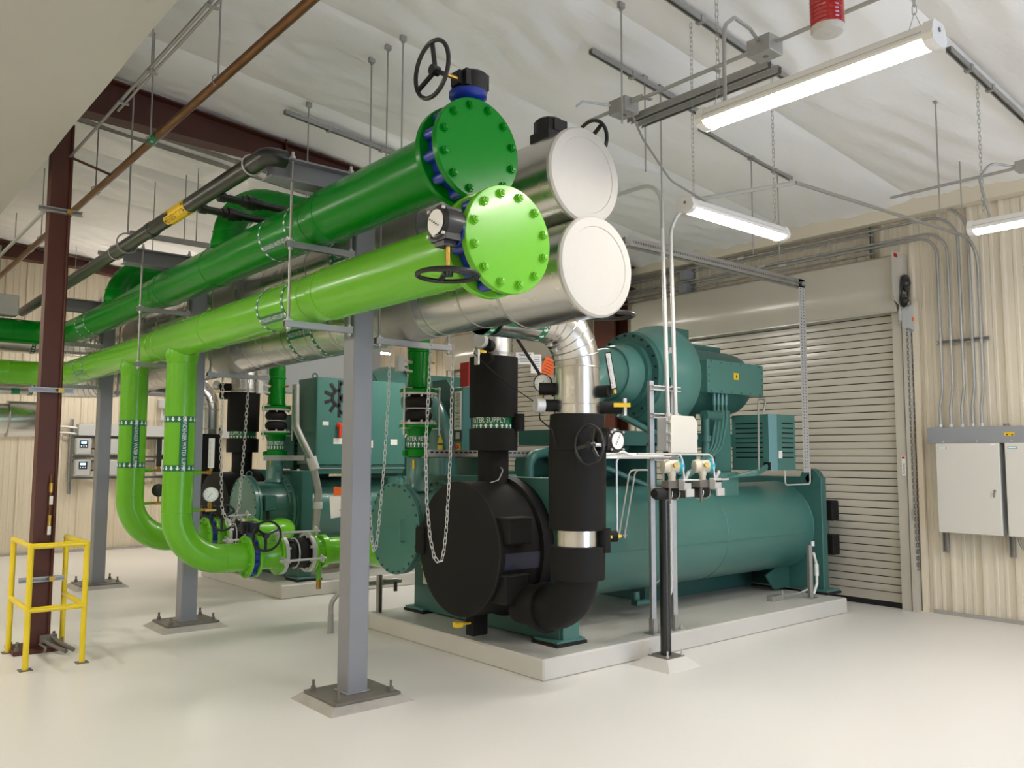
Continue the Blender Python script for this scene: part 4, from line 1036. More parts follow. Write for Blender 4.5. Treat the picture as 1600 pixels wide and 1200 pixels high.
# ------------------------------------------------------------------ chilled water drops
def drops(Y, sg, tagname):
    XR, YR = 4.31, Y(4.385)
    r = top('chilled_return_drop', 'silver and black chilled water return drop of the %s chiller' % tagname, 'pipe', (XR, YR, .45), 'chilled water return drops')
    zc = 2.585
    part('silver_elbow', MB().tube([(SX+.2, YR, zc), (XR, YR, zc), (XR, YR, 1.9)], .168, 40, .33, 14), 'alu', r)
    g = MB()
    for k in range(7):
        q = k/6*PI/2; c = Vector((XR-.33, YR, zc-.33)); p = c + Vector((math.sin(q), 0, math.cos(q)))*.33; g.torus(p, (math.cos(q), 0, -math.sin(q)), .168, .0045, 36, 6)
    g.torus((XR, YR, 1.985), (0, 0, 1), .168, .003, 36, 6); part('gore_seam', g, 'aluband', r)
    bnd = MB()
    for k in (1, 2, 3):
        q = k/4*PI/2; c = Vector((XR-.33, YR, zc-.33)); p = c + Vector((math.sin(q), 0, math.cos(q)))*(.33-.172); bnd.cbox(p.x-.012, p.y-.02, p.z-.012, p.x+.012, p.y+.02, p.z+.012, .003)
    part('jacket_clip', bnd, 'galvwhite', r)
    part('foam_sleeve', MB().lathe((XR, YR, 0), (0, 0, 1), [(1.09, .17), (1.09, .205), (1.65, .21), (1.655, .206), (1.905, .198), (1.915, .19), (1.915, .16)], 44), 'foam', r)
    part('silver_band', MB().lathe((XR, YR, 0), (0, 0, 1), [(.94, .16), (1.10, .16)], 40), 'alu', r)
    part('foam_collar', MB().lathe((XR, YR, 0), (0, 0, 1), [(.74, .15), (.74, .195), (.97, .2), (.975, .16)], 44), 'foam', r)
    part('foam_stub', MB().cyl((XR+.11, YR-sg*.16, .93), (XR+.11, YR-sg*.16, 1.1), .045, seg=16), 'foam', r)
    part('foam_elbow', MB().tube([(XR, YR, .8), (XR, YR, .49), (XR, Y(4.98), .49)], .152, 40, .30, 12).lathe((XR, Y(4.72), .49), (0, 1, 0), [(-.02, .15), (-.02, .185), (.04, .185), (.04, .15)], 40), 'foam', r)
    pipe_label(r, Cyl((0, YR, zc), (1, 0, 0), .168), XR-.86, XR-.42, .05, 18, .04, .036, 1, 'CHILLED WATER RETURN', .055, 208 if sg > 0 else 150, '+a')
    # instruments
    s = MB()
    for (dx, dy, z, L) in ((.06, -.15, 2.075, .1), (.13, -.1, 1.965, .17), (-.14, .1, 2.1, .12), (-.15, .06, 1.975, .12)):
        d = Vector((dx, sg*dy, 0)).normalized(); p = Vector((XR, YR, z))+d*.155; s.cyl(p, p+d*L, .045, seg=18)
    part('foam_stub', s, 'foam', r)
    d = Vector((.13, -sg*.1, 0)).normalized(); p = Vector((XR, YR, 1.97))+d*.33
    y_ = MB().obox(p+Vector((-.06, -sg*.055, .01)), d, Vector((0, 0, 1)).cross(d), (0, 0, 1), .12, .02, .03); part('valve_lever', y_, 'labelyellow', r)
    part('meter_bracket', MB().obox(p+d*.02, Vector((0, 0, 1)).cross(d), d, (0, 0, 1), .06, .02, .125), 'white', r)
    d2 = Vector((-.15, sg*.06, 0)).normalized(); q = Vector((XR, YR, 1.975))+d2*.29
    part('sensor_head', MB().lathe(q, d2, [(-.03, .04), (-.03, .055), (.03, .055), (.035, .05), (.03, .035), (.03, 0)], 20), 'galvwhite', r)
    part('sensor_cable', MB().tube([q, q+Vector((0, 0, -.1)), (XR-.25, YR, 1.8), (XR-.17, YR, 1.6)], .005, 6, .03), 'rubber', r)
    # geared valve
    gb = gear_box(r, (XR+.05, YR-sg*.285, 1.72), (0, -sg, 0), (-1, 0, 0), (XR-.17, YR-sg*.29, 1.69), .135, spoke_ref=.2)
    part('valve_neck', MB().cyl((XR+.03, YR-sg*.2, 1.71), (XR+.05, YR-sg*.25, 1.72), .06, seg=16), 'foam', r)
    part('handle_spinner', MB().cyl((XR-.17, YR-sg*.29, 1.69), (XR-.05, YR-sg*.29, 1.69), .013, seg=10), 'galvwhite', gb)
    bt = MB().cyl((XR+.16, YR-sg*.10, 1.035), (XR+.25, YR-sg*.15, 1.035), .04, seg=14); part('foam_stub', bt, 'foam', r)
    part('valve_lever', MB().box(XR+.16, YR-sg*.15-.012, 1.025, XR+.29, YR-sg*.15+.012, 1.045), 'labelyellow', r)
    # supply
    XS, YS = 4.395, Y(5.46)
    s = top('chilled_supply_drop', 'black insulated chilled water supply drop of the %s chiller' % tagname, 'pipe', (XS, YS, 1.4), 'chilled water supply drops')
    part('silver_pipe', MB().tube([(SX+.2, YS, 3.2), (XS, YS, 3.2), (XS, YS, 2.42)], .165, 40, .33, 12), 'alu', s)
    part('jacket_edge', MB().lathe((XS, YS, 0), (0, 0, 1), [(2.45, .165), (2.45, .17), (2.47, .17), (2.47, .165)], 40), 'aluband', s)
    part('foam_sleeve', MB().lathe((XS, YS, 0), (0, 0, 1), [(1.93, .15), (1.93, .2), (2.43, .203), (2.435, .16)], 44), 'foam', s)
    part('foam_core', MB().lathe((XS, YS, 0), (0, 0, 1), [(1.8, .168), (1.95, .168)], 40), 'alu', s)
    part('foam_collar', MB().lathe((XS, YS, 0), (0, 0, 1), [(1.66, .13), (1.66, .2), (1.835, .202), (1.84, .16)], 44), 'foam', s)
    part('foam_neck', MB().lathe((XS, YS, 0), (0, 0, 1), [(1.36, .15), (1.42, .127), (1.68, .127)], 36), 'foam', s)
    part('foam_stub', MB().cyl((XS+.12, YS-sg*.18, 1.82), (XS+.12, YS-sg*.18, 1.96), .05, seg=16), 'foam', s)
    cy = Cyl((XS, YS, 0), (0, 0, 1), .168); g = MB(); w = MB(); cy.ring(g, 1.838, 1.93, .004)
    vs, fs = text2d('CHILLED WATER SUPPLY', .062, .8); cy.wrap(w, vs, fs, 1.903, 172 if sg > 0 else 150, 'around', .006); cy.arrows(w, 1.858, 24, .036, .034, 1, .006)
    l = part('pipe_label', g, 'labelgreen', s, 'green pipe marker tape'); part('lettering', w, 'print_white', l)
    k = MB().tube([(XS-.02, YS-sg*.12, 1.52), (XS-.05, YS-sg*.19, 1.5), (XS-.08, YS-sg*.17, 1.42), (XS-.14, YS-sg*.14, 1.40)], .005, 6, .03); part('sensor_cable', k, 'boxgrey', s)
    q = MB()
    for (dz) in (2.49, 2.60): q.cyl((XS-.13, YS-sg*.11, dz-.09), (XS-.24, YS-sg*.19, dz-.09), .05, seg=16)
    part('foam_stub', q, 'foam', s)
    hd = Vector((XS-.29, YS-sg*.19, 2.53))
    part('sensor_head', MB().lathe(hd, (-.8, -sg*.6, 0), [(-.03, .05), (-.02, .062), (.03, .062), (.04, .05), (.04, 0)], 20), 'galvwhite', s)
    part('sensor_bracket', MB().cbox(hd.x-.07, hd.y-.06, 2.33, hd.x-.05, hd.y-.01, 2.45, .003), 'galvwhite', s)
    part('valve_lever', MB().box(hd.x-.06, hd.y-.04, 2.43, hd.x+.03, hd.y-.01, 2.45), 'labelyellow', s)
    return r, s
drops(Y1, 1, 'front'); drops(Y2, -1, 'rear')
# ================================================================== LIGHTS
def fixture(loc, rz, label, drop=True, L=1.22):
    f = top('strip_light', label, 'ceiling light', (0, 0, 0), 'LED strip lights')
    prof = [(-.066, .0), (-.07, .012), (-.052, .06), (-.04, .072), (.04, .072), (.052, .06), (.07, .012), (.066, 0)]
    part('housing', MB().prism(prof, (-L/2+.02, 0, 0), (0, 1, 0), (0, 0, 1), (L-.04, 0, 0)), 'whitegloss', f)
    part('side_groove', MB().box(-L/2+.03, -.066, .028, L/2-.03, .066, .032), 'boxgrey', f)
    dprof = [(-.06, .002), (-.052, -.014), (-.03, -.024), (0, -.028), (.03, -.024), (.052, -.014), (.06, .002)]
    part('diffuser', MB().prism(dprof, (-L/2+.035, 0, 0), (0, 1, 0), (0, 0, 1), (L-.07, 0, 0)), 'diffuser', f)
    cprof = [(-.064, -.012), (-.074, .014), (-.056, .064), (-.042, .078), (.042, .078), (.056, .064), (.074, .014), (.064, -.012), (.035, -.027), (0, -.031), (-.035, -.027)]
    for x0, x1 in ((-L/2, -L/2+.045), (L/2-.045, L/2)):
        e = part('end_cap', MB().prism(cprof, (x0, 0, 0), (0, 1, 0), (0, 0, 1), (x1-x0, 0, 0)), 'whitegloss', f)
        xx = x0 if x0 < 0 else x1; s = -1 if x0 < 0 else 1
        part('knockout', MB().cyl((xx-s*.001, 0, .042), (xx+s*.002, 0, .042), .011, seg=14), 'platesteel', e)
    f.location = loc; f.rotation_euler = (0, 0, rz)
    if drop:
        cz = None
        for s in (-1, 1):
            x = s*(L/2-.1); wx = loc[0]+math.cos(rz)*x; top_z = ceil_z(wx)-.1-loc[2]
            v = MB().tube([(x-.03, 0, .075), (x, 0, .16), (x+.03, 0, .075)], .0022, 5)
            part('hook_wire', v, 'galv', f)
            part('hanger_chain', chain_mb([(x, 0, .155), (x, 0, top_z)], .034, .009, .0022), 'galv', f)
    return f
def P90(x, y, z): return (x, y, z)
fixture((3.57, 2.06, 3.36), PI/2, 'strip light at the upper right, the largest one in view, under the red beacon')
fixture((5.24, 3.63, 3.34), 0, 'strip light above the front chiller, running towards the roll-up door')
fixture((6.80, 1.99, 3.34), PI/2, 'strip light cut by the right edge in front of the cream wall')
offs = ((3.9, -2.2, 'behind the camera on the door side'), (7.0, -1.4, 'behind the camera by the right wall'),
        (.2, -2.0, 'behind the camera on the left'), (.1, 1.2, 'left of the camera'), (.1, 6.2, 'left of the guard rail, nearer'), (.0, 8.8, 'left of the guard rail, farther'), (-.3, 11.4, 'left of the far rack column'), (-.6, 14.0, 'at the far wall on the left'),
        (-2.4, .5, 'near the left wall beside the camera'), (-2.4, 4.4, 'near the left wall, second from the camera'), (-2.6, 8.2, 'near the left wall, third from the camera'), (-2.8, 12, 'near the left wall, farthest'))
for x, y, w_ in offs:  # unseen fixtures, rows thickened to raise the fill light
    f_ = fixture((x, y, 3.42), PI/2, 'unseen fill strip light outside the picture, %s' % w_, False)
    zt = 3.985 if x < 1.3 else ceil_z(x)-.13
    for s_ in (-.5, .5): part('drop_rod', MB().cyl((s_, 0, .075), (s_, 0, zt-3.42), .005, seg=6), 'galv', f_)
for i, (x, y, rz) in enumerate(((5.6, 8.1, 0), (7.4, 8.3, 0), (5.0, 13.6, 0), (7.6, 13.2, 0), (3.6, 14.2, 0), (6.8, 6.9, 0))):  # unseen fixtures added for fill light where the pipes hide them
    f_ = fixture((x, y, 3.5), rz, ('unseen added strip light behind the headers between the chillers', 'unseen added strip light near the column between the doors', 'unseen added strip light behind the rear chiller', 'unseen added strip light in the far corner', 'unseen added strip light at the far end of the headers', 'unseen added strip light above the front compressor')[i], False)
    if i in (0, 2, 4): part('added_top_glow', MB().box(-.56, -.035, .0725, .56, .035, .076), 'ceiling_fill_glow', f_)  # glowing top added to lift the ceiling brightness
    for s_ in (-.5, .5): part('drop_rod', MB().cyl((s_, 0, .075), (s_, 0, ceil_z(x+s_)-3.63), .005, seg=6), 'galv', f_)
# daylight door behind the camera
dl = bpy.data.lights.new('daylight', 'AREA'); dl.shape = 'RECTANGLE'; dl.size = 3.2; dl.size_y = 2.9; dl.energy = 26; dl.color = (.45, .62, 1.0)
do = bpy.data.objects.new('daylight', dl); COL.objects.link(do); do.location = (4.9, -4.95, 1.6); do.rotation_euler = (PI/2, 0, 0)
# red beacon
bx, by, bz = 3.66, 2.0, 3.63
b = top('beacon', 'red alarm beacon at the top edge above the largest strip light', 'beacon', (bx, by, bz))
rib = [(0, .076)]
for k in range(12): rib += [(.004+.02*k, .078), (.014+.02*k, .0795), (.019+.02*k, .075)]
rib += [(.25, .076), (.26, .05), (.26, 0)]
part('lens', MB().lathe((bx, by, bz+.035), (0, 0, 1), rib, 40), 'lens', b)
part('base_cap', MB().lathe((bx, by, bz), (0, 0, 1), [(0, 0), (0, .05), (.006, .07), (.016, .0765), (.036, .077), (.04, .07)], 40), 'mastic', b, 'off-white beacon cap')
part('cap_ring', MB().torus((bx, by, bz+.0005), (0, 0, 1), .045, .0015, 32, 5), 'boxgrey', b)
mk = MB().lathe((bx, by, bz-.001), (0, 0, 1), [(0, .013), (.001, .013)], 16); mk.box(bx-.016, by-.006, bz-.0015, bx+.016, by+.006, bz); part('maker_mark', mk, 'boxgrey', b)
part('lamp', MB().lathe((bx, by, bz+.05), (0, 0, 1), [(0, 0), (0, .02), (.14, .02), (.16, 0)], 16), 'white', b)
part('hanging_pipe', MB().cyl((bx, by, bz+.28), (bx, by, ceil_z(bx)-.05), .011, seg=10), 'galv', b)

# ------------------------------------------------------------------ struts and rods under the roof
def roof_strut(x0, x1, y, label, rods=(), w=.041, dz=.09):
    s = top('ceiling_strut', label, 'strut', (x0, y, ceil_z(x0)-dz), 'struts under the roof')
    part('channel', strut_mb((x0, y, ceil_z(x0)-dz), (x1, y, ceil_z(x1)-dz), (0, 0, -1), w, w), 'galv', s)
    for x in rods:
        part('clamp', MB().box(x-.02, y-.03, ceil_z(x)-dz-.03, x+.02, y+.03, ceil_z(x)-dz+.02), 'galv', s)
    return s
roof_strut(4.52, 6.05, 4.43, 'galvanized strut under the roof above the upper silver cap', (5.0, 5.6))
roof_strut(6.10, 7.60, 4.60, 'galvanized strut running away from the near end of the largest strip light', (6.9, 7.3))
roof_strut(4.30, 6.0, 3.56, 'galvanized strut under the roof at the top edge, left of the red beacon', (4.75, 5.5))
roof_strut(6.25, 8.2, 2.48, 'galvanized strut under the roof behind the far end of the largest strip light', (6.6, 7.0))
roof_strut(3.33, 4.9, 7.32, 'galvanized strut under the roof above the dark green header', (3.8, 4.4))
roof_strut(1.7, 5.0, 8.9, 'long strut under the roof behind the near roof beam', ())
roof_strut(1.7, 5.0, 9.15, 'second long strut under the roof behind the near roof beam', ())
def rod(x, y, z0, label, z1=None):
    r = top('hanger_rod', label, 'rod', (x, y, z0), 'threaded hanger rods')
    z1 = z1 or ceil_z(x)-.02
    part('rod', MB().cyl((x, y, z0), (x, y, z1), .0065, seg=8), 'galv', r)
    part('beam_clamp', MB().box(x-.025, y-.015, z1-.045, x+.025, y+.015, z1).cyl((x, y, z1-.06), (x, y, z1-.045), .014, seg=6), 'galv', r)
    return r
rod(3.46, 5.94, 3.3, 'thin rod over the dark green header, leftmost of the three together')
rod(3.445, 5.66, 3.3, 'thin rod over the dark green header, middle of the three together')
rod(3.46, 5.46, 3.3, 'thin rod over the dark green header, rightmost of the three together')
rod(3.47, 7.1, 3.3, 'thin rod behind the front beam, passing the ceiling strut')
rod(4.3, 3.91, 3.95, 'long thin rod holding the junction box beside the upper silver cap')
rod(7.0, 2.9, 3.55, 'thin rod dropping towards the right roll-up door light')
for i, (x, y, z0, lb) in enumerate(((5.15, 4.43, 3.93, 'thin rod dropping from the strut onto the front conduit pair'), (5.35, 4.43, 3.5, 'thin rod dropping behind the curled conduit'), (6.9, 4.6, 3.56, 'thin rod holding the perforated strut frame, nearer the light'), (7.35, 4.6, 3.56, 'thin rod holding the perforated strut frame, nearer the door'), (8.2, 3.2, 3.9, 'thin rod above the wall conduits beside the cabinets'))):
    rod(x, y, z0, lb)
# lighting raceway: pair of struts, conduit and boxes running with the lights
rw = top('raceway', 'hanging raceway of twin struts, conduit and boxes beside the largest strip light', 'raceway', (4.75, 3.6, 4.2), None)
for x in (4.70, 4.82): part('channel', strut_mb((x, 4.2, 4.17), (x, 2.98, 4.17), (0, 0, -1), .05, .05), 'galv', rw)
part('conduit', MB().cyl((4.56, 4.5, 4.22), (4.56, 1.0, 4.22), .0135, seg=10).cyl((4.56, 3.95, 4.235), (4.56, 4.12, 4.235), .02, seg=10), 'galv', rw)
for y in (4.16, 2.95):
    jb = part('junction_box', MB().cbox(4.49, y-.11, 4.155, 4.64, y+.06, 4.265, .004), 'galv', rw)
    part('box_knockout', MB().cyl((4.565, y-.03, 4.153), (4.565, y-.03, 4.157), .018, seg=12), 'platesteel', jb)
for y in (3.9, 3.3, 2.55, 1.6): part('conduit_strap', MB().box(4.535, y-.014, 4.2, 4.60, y+.014, 4.212), 'galv', rw)
part('side_stub', MB().tube([(4.5, 4.2, 4.23), (4.3, 4.3, 4.24), (4.26, 4.33, 4.2)], .008, 8), 'galv', rw)
fx = top('flex_whip', 'curled flexible conduit feeding the largest strip light', 'conduit', (4.55, 2.98, 4.26))
part('hose', MB().tube([(3.57, 2.53, 3.43), (3.575, 2.53, 3.86), (3.80, 2.62, 4.02), (4.25, 2.82, 4.19), (4.55, 2.95, 4.25)], .011, 10, .15, 6), 'galv', fx)
fx = top('flex_whip', 'thin cable sagging from the junction box to the middle strip light', 'cable', (4.6, 4.05, 4.17))
part('hose', MB().tube([(4.58, 4.08, 4.17), (4.62, 4.0, 3.95), (4.75, 3.85, 3.62), (4.95, 3.68, 3.46), (5.0, 3.63, 3.41)], .008, 8, .2, 6), 'galv', fx)
fx = top('flex_whip', 'short curled conduit above the strip light at the right edge', 'conduit', (7.6, 2.5, 3.9))
part('hose', MB().tube([(6.80, 2.45, 3.41), (6.8, 2.52, 3.75), (6.85, 2.45, 3.86), (7.0, 2.3, 3.82)], .01, 8, .08, 6), 'galv', fx)
part('box', MB().cbox(6.95, 2.1, 3.78, 7.05, 2.32, 3.86, .004), 'galv', fx)
part('conduit', MB().cyl((7.0, 3.3, 3.82), (7.0, 1.2, 3.82), .012, seg=10), 'galv', fx)

# ------------------------------------------------------------------ brown and grey lines along the bulkhead
bp = top('copper_line', 'brown pipe with green tags slanting across the upper left', 'pipe', (2.0, 5, 4.13))
part('pipe', MB().cyl((2.03, 1.0, 4.13), (2.0, 15.5, 4.12), .031, seg=16), 'copper', bp)
part('coupling', MB().cyl((2.02, 6.6, 4.13), (2.02, 6.72, 4.13), .036, seg=16), 'copper', bp)
cy = Cyl((2.015, 0, 4.128), (0, 1, 0), .031)
for y in (6.83, 11.5):
    g = MB(); cy.ring(g, y-.09, y+.09, .003, 20); l = part('pipe_label', g, 'labelgreen', bp, 'green pipe marker tape'); w = MB(); vs, fs = text2d('CITY WATER', .028)
    g2 = MB(); cy.arrows(w, y, 6, .03, .02, 1, .006); part('lettering', w, 'print_white', l)
for y, lb in ((5.5, 'first'), (6.95, 'second'), (8.6, 'third'), (11.0, 'fourth')):
    h = top('clevis_hanger', 'ring hanger of the brown pipe, %s from the front' % lb, 'pipe hanger', (2.02, y, 4.13), 'hangers of the brown pipe')
    part('ring', MB().torus((2.02, y, 4.14), (0, 1, 0), .04, .004, 20, 5), 'galv', h); part('rod', MB().cyl((2.02, y, 4.18), (2.02, y, ceil_z(2.02)-.03), .0065, seg=8), 'galv', h)
gl = top('conduit_run', 'pair of thin grey conduits slanting across the upper left', 'conduit', (1.66, 5, 4.2))
part('conduit', MB().cyl((1.645, 2, 4.2), (1.65, 7.93, 4.2), .012, seg=8), 'galv', gl); part('conduit', MB().cyl((1.675, 2, 4.19), (1.68, 6.6, 4.19), .009, seg=8), 'galv', gl)
part('cross_brace', MB().cyl((1.66, 7.93, 4.19), (2.0, 7.97, 4.12), .012, seg=8), 'ironoxide', gl)
for y in (4.66, 5.75, 6.4): part('strap', MB().box(1.62, y-.012, 4.17, 1.70, y+.012, 4.182), 'galv', gl)
for y in (4.66, 5.75): part('rod', MB().cyl((1.66, y, 4.2), (1.66, y, ceil_z(1.66)-.03), .0055, seg=8), 'galv', gl)
gl = top('conduit_run', 'thin grey conduit left of the red-brown column', 'conduit', (1.5, 10, 3.9))
part('conduit', MB().cyl((1.5, 8.0, 3.72), (1.5, 15.6, 3.72), .016, seg=8), 'galv', gl)
for y in (9.4, 10.8): part('rod', MB().cyl((1.5, y, 3.72), (1.5, y, 4.0), .0055, seg=8), 'galv', gl)
# silver stub end at the left edge
s = top('insulated_stub', 'fat silver pipe end with rounded rim at the left edge', 'pipe', (2.1, 12.6, 2.08))
part('jacket', MB().lathe((0, 12.6, 2.085), (1, 0, 0), [(2.03, 0.19), (2.03, .235), (2.38, .235), (2.40, .225), (2.405, .2), (2.405, 0)], 48), 'alu', s)
part('pipe', MB().cyl((-3.9, 12.6, 2.085), (2.03, 12.6, 2.085), .2, seg=40), 'alu', s)
part('rim_seam', MB().torus((2.03, 12.6, 2.085), (1, 0, 0), .232, .007, 40, 6), 'aluband', s)
lr = top('small_line', 'thin grey pipe with a green tag under the lime elbow at the left edge', 'pipe', (2.0, 11.3, 2.4))
part('pipe', MB().cyl((-3.9, 11.45, 2.375), (2.06, 11.45, 2.375), .03, seg=12), 'aluband', lr); part('pipe_label', MB().cyl((1.87, 11.45, 2.375), (1.96, 11.45, 2.375), .036, seg=14), 'labelgreen', lr)
for i, (x0, x1, y, z) in enumerate(((3.2, 4.4, 9.9, 4.12), (3.2, 4.6, 9.5, 4.0), (3.0, 3.5, 10.4, 3.95))):
    s = top('high_strut', 'short strut high behind the dark green arches, %s' % ('topmost', 'middle', 'lowest')[i], 'strut', (x0, y, z), 'struts behind the green arches')
    part('channel', strut_mb((x0-.5, y, z), (x1, y, z), (0, 0, -1)), 'galv', s); part('rod', MB().cyl((x0+.1, y, z), (x0+.1, y, ceil_z(x0)-.05), .006, seg=8), 'galv', s)

# ------------------------------------------------------------------ right wall: conduits, trough, cabinets
cz_ = ((3.85, 'lowest bend'), (3.93, 'second bend from below'), (4.02, 'middle bend'), (4.16, 'second bend from the top'), (4.27, 'topmost bend'))
cys = (3.82, 3.715, 3.605, 3.505, 3.42)
order = (0, 1, 3, 4)
zs = {0: 3.96, 1: 4.0, 2: 4.16, 3: 4.27}
for i in range(4):
    yv = cys[i]; z = zs[i]; R = .2+.05*i
    c = top('wall_conduit', 'conduit dropping to the grey trough, %s from the door among five' % ('first', 'second', 'third', 'fourth')[i], 'conduit', (9.1, yv, 2), 'wall conduits above the trough')
    part('conduit', MB().tube([(9.10, 8.4 if i < 3 else 8.2, z), (9.10, yv, z), (9.10, yv, 2.33), (9.02, yv, 2.12), (9.02, yv, 1.93)], .0155, 12, {1: R, 2: .1, 3: .1}, 8), 'galv', c)
    part('connector', MB().cyl((9.02, yv, 1.925), (9.02, yv, 1.955), .021, seg=12), 'galvwhite', c)
    part('coupling', MB().cyl((9.10, 5.6+.3*i, z), (9.10, 5.7+.3*i, z), .0195, seg=12), 'galvwhite', c)
yv = cys[4]
c = top('wall_conduit', 'conduit crossing overhead and dropping to the trough, farthest from the door', 'conduit', (9.1, yv, 2), 'wall conduits above the trough')
part('conduit', MB().tube([(6.08, yv+.22, 3.84), (9.10, yv, 3.84), (9.10, yv, 2.33), (9.02, yv, 2.12), (9.02, yv, 1.93)], .0155, 12, {1: .28, 2: .1, 3: .1}, 8), 'galv', c)
part('connector', MB().cyl((9.02, yv, 1.925), (9.02, yv, 1.955), .021, seg=12), 'galvwhite', c)
s = top('wall_strut', 'strut clamping the five wall conduits', 'strut', (9.14, 3.6, 2.82)); part('channel', strut_mb((9.135, 3.87, 2.82), (9.135, 3.36, 2.82), (-1, 0, 0)), 'galv', s)
for yv in cys: part('clamp', MB().torus((9.10, yv, 2.82), (0, 0, 1), .019, .004, 14, 5), 'galv', s)
for z, lb in ((3.9, 'lower'), (4.18, 'upper')):
    c = top('wall_conduit', 'pair of level conduits running above the roll-up door hood, %s pair' % lb, 'conduit', (9.12, 6, z))
    for dz in (0, .06): part('conduit', MB().cyl((9.12, 8.4, z-.06+dz), (9.12, 4.5, z-.06+dz), .011, seg=8), 'galv', c)
for i, (y, z, lb) in enumerate(((7.12, 4.08, 'upper'), (7.14, 3.9, 'lower'))):
    b = top('pull_box', 'small grey pull box on the wall above the door hood, %s one' % lb, 'box', (9.1, y, z)); part('box', MB().cbox(9.04, y-.08, z-.07, 9.16, y+.08, z+.07, .004), 'trough', b); part('cover', MB().cbox(9.03, y-.07, z-.06, 9.04, y+.07, z+.06, .002), 'steelgrey', b)
ss = top('wall_strut', 'short upright strut crossing the conduits over the door bracket', 'strut', (9.12, 4.55, 4)); part('channel', strut_mb((9.15, 4.55, 3.86), (9.15, 4.55, 4.35), (-1, 0, 0)), 'galv', ss)
t = top('wiring_trough', 'long grey wiring trough above the two wall cabinets', 'trough', (9.05, 3, 1.84))
part('duct', MB().cbox(8.98, 1.0, 1.758, 9.15, 3.945, 1.922, .003), 'trough', t)
part('cover_lip', MB().box(8.976, 1.0, 1.758, 8.982, 3.945, 1.772), 'trough', t)
for y in (3.78, 3.46, 3.14): part('screw', MB().cyl((8.982, y, 1.775), (8.972, y, 1.775), .008, seg=10), 'galvwhite', t)
l = part('danger_label', MB().box(8.977, 3.115, 1.823, 8.981, 3.205, 1.858), 'labelyellow', t)
w = MB(); w.prism([(-.012, 0), (.012, 0), (0, .02)], (8.9765, 3.18, 1.83), (0, -1, 0), (0, 0, 1), (-.001, 0, 0)); w.prism([(-.01, 0), (.01, 0), (0, .018)], (8.9765, 3.135, 1.831), (0, -1, 0), (0, 0, 1), (-.001, 0, 0)); w.box(8.9755, 3.15, 1.84, 8.977, 3.165, 1.844)
part('lettering', w, 'print_black', l)
def cab(y0, y1, label):
    c = top('wall_cabinet', label, 'cabinet', (9.05, (y0+y1)/2, 1.3), 'electrical wall cabinets')
    part('body', MB().cbox(8.98, y0+.004, .862, 9.15, y1-.004, 1.752, .004), 'boxgrey', c)
    d = part('door', MB().cbox(8.945, y0, .855, 8.98, y1, 1.757, .006), 'cabinet', c)
    bd = part('badge', MB().box(8.942, y1-.11, 1.70, 8.946, y1-.03, 1.722), 'cyan', d); part('badge_plate', MB().box(8.9405, y1-.104, 1.704, 8.943, y1-.036, 1.718), 'paper', bd)
    part('small_label', MB().box(8.9425, y0+.03, 1.735, 8.946, y0+.075, 1.747), 'print_white', d)
    k = part('lock', MB().lathe((8.945, y0+.055, 1.29), (-1, 0, 0), [(0, .013), (.006, .013), (.008, .008), (.008, 0)], 16), 'galv', d)
    part('key', MB().box(8.93, y0+.053, 1.262, 8.938, y0+.057, 1.295).box(8.925, y0+.054, 1.225, 8.928, y0+.062, 1.27), 'platesteel', k)
    return c
cab(3.248, 3.852, 'tall off-white wall cabinet nearest the roll-up door'); cab(2.60, 3.198, 'off-white wall cabinet cut by the right edge')
for y, lb in ((3.868-.0, 'under the cabinet nearest the door'), (3.238, 'between the two wall cabinets')):
    s = top('wall_strut', 'upright strut %s' % lb, 'strut', (9.14, y, 1)); part('channel', strut_mb((9.14, y, .64), (9.14, y, 1.95), (-1, 0, 0), .05, .041), 'galv', s)
s = top('wall_conduit', 'curved conduit under the cabinet at the right edge', 'conduit', (9.1, 3.15, .7)); part('conduit', MB().tube([(9.08, 3.16, .87), (9.08, 3.14, .74), (9.08, 2.95, .66), (9.08, 2.6, .66)], .013, 10, .12, 6), 'galv', s)

# ------------------------------------------------------------------ yellow guard rail
g = top('guard_rail', 'yellow tubular guard rail around the column base', 'guard rail', (1.58, 7.68, 0))
A, B_, Cc, D = (1.395, 8.05), (1.385, 7.31), (1.775, 7.31), (1.79, 8.05)
R = .0215
for (x, y) in (A, B_, Cc, D):
    part('post', MB().cyl((x, y, .0), (x, y, .918), R, seg=14), 'yellow', g); part('foot_plate', MB().box(x-.045, y-.045, 0, x+.045, y+.045, .006), 'platesteel', g)
for z in (.918, .44):
    for p, q in ((A, B_), (B_, Cc), (Cc, D)): part('rail', MB().cyl((*p, z), (*q, z), R, seg=14), 'yellow', g)
k = MB()
for (x, y) in (A, B_, Cc, D): k.lathe((x, y, .918), (0, 0, 1), [(-.022, .02), (-.01, .024), (.01, .022), (.021, .008), (.022, 0)], 14)
part('elbow_fitting', k, 'yellow', g)

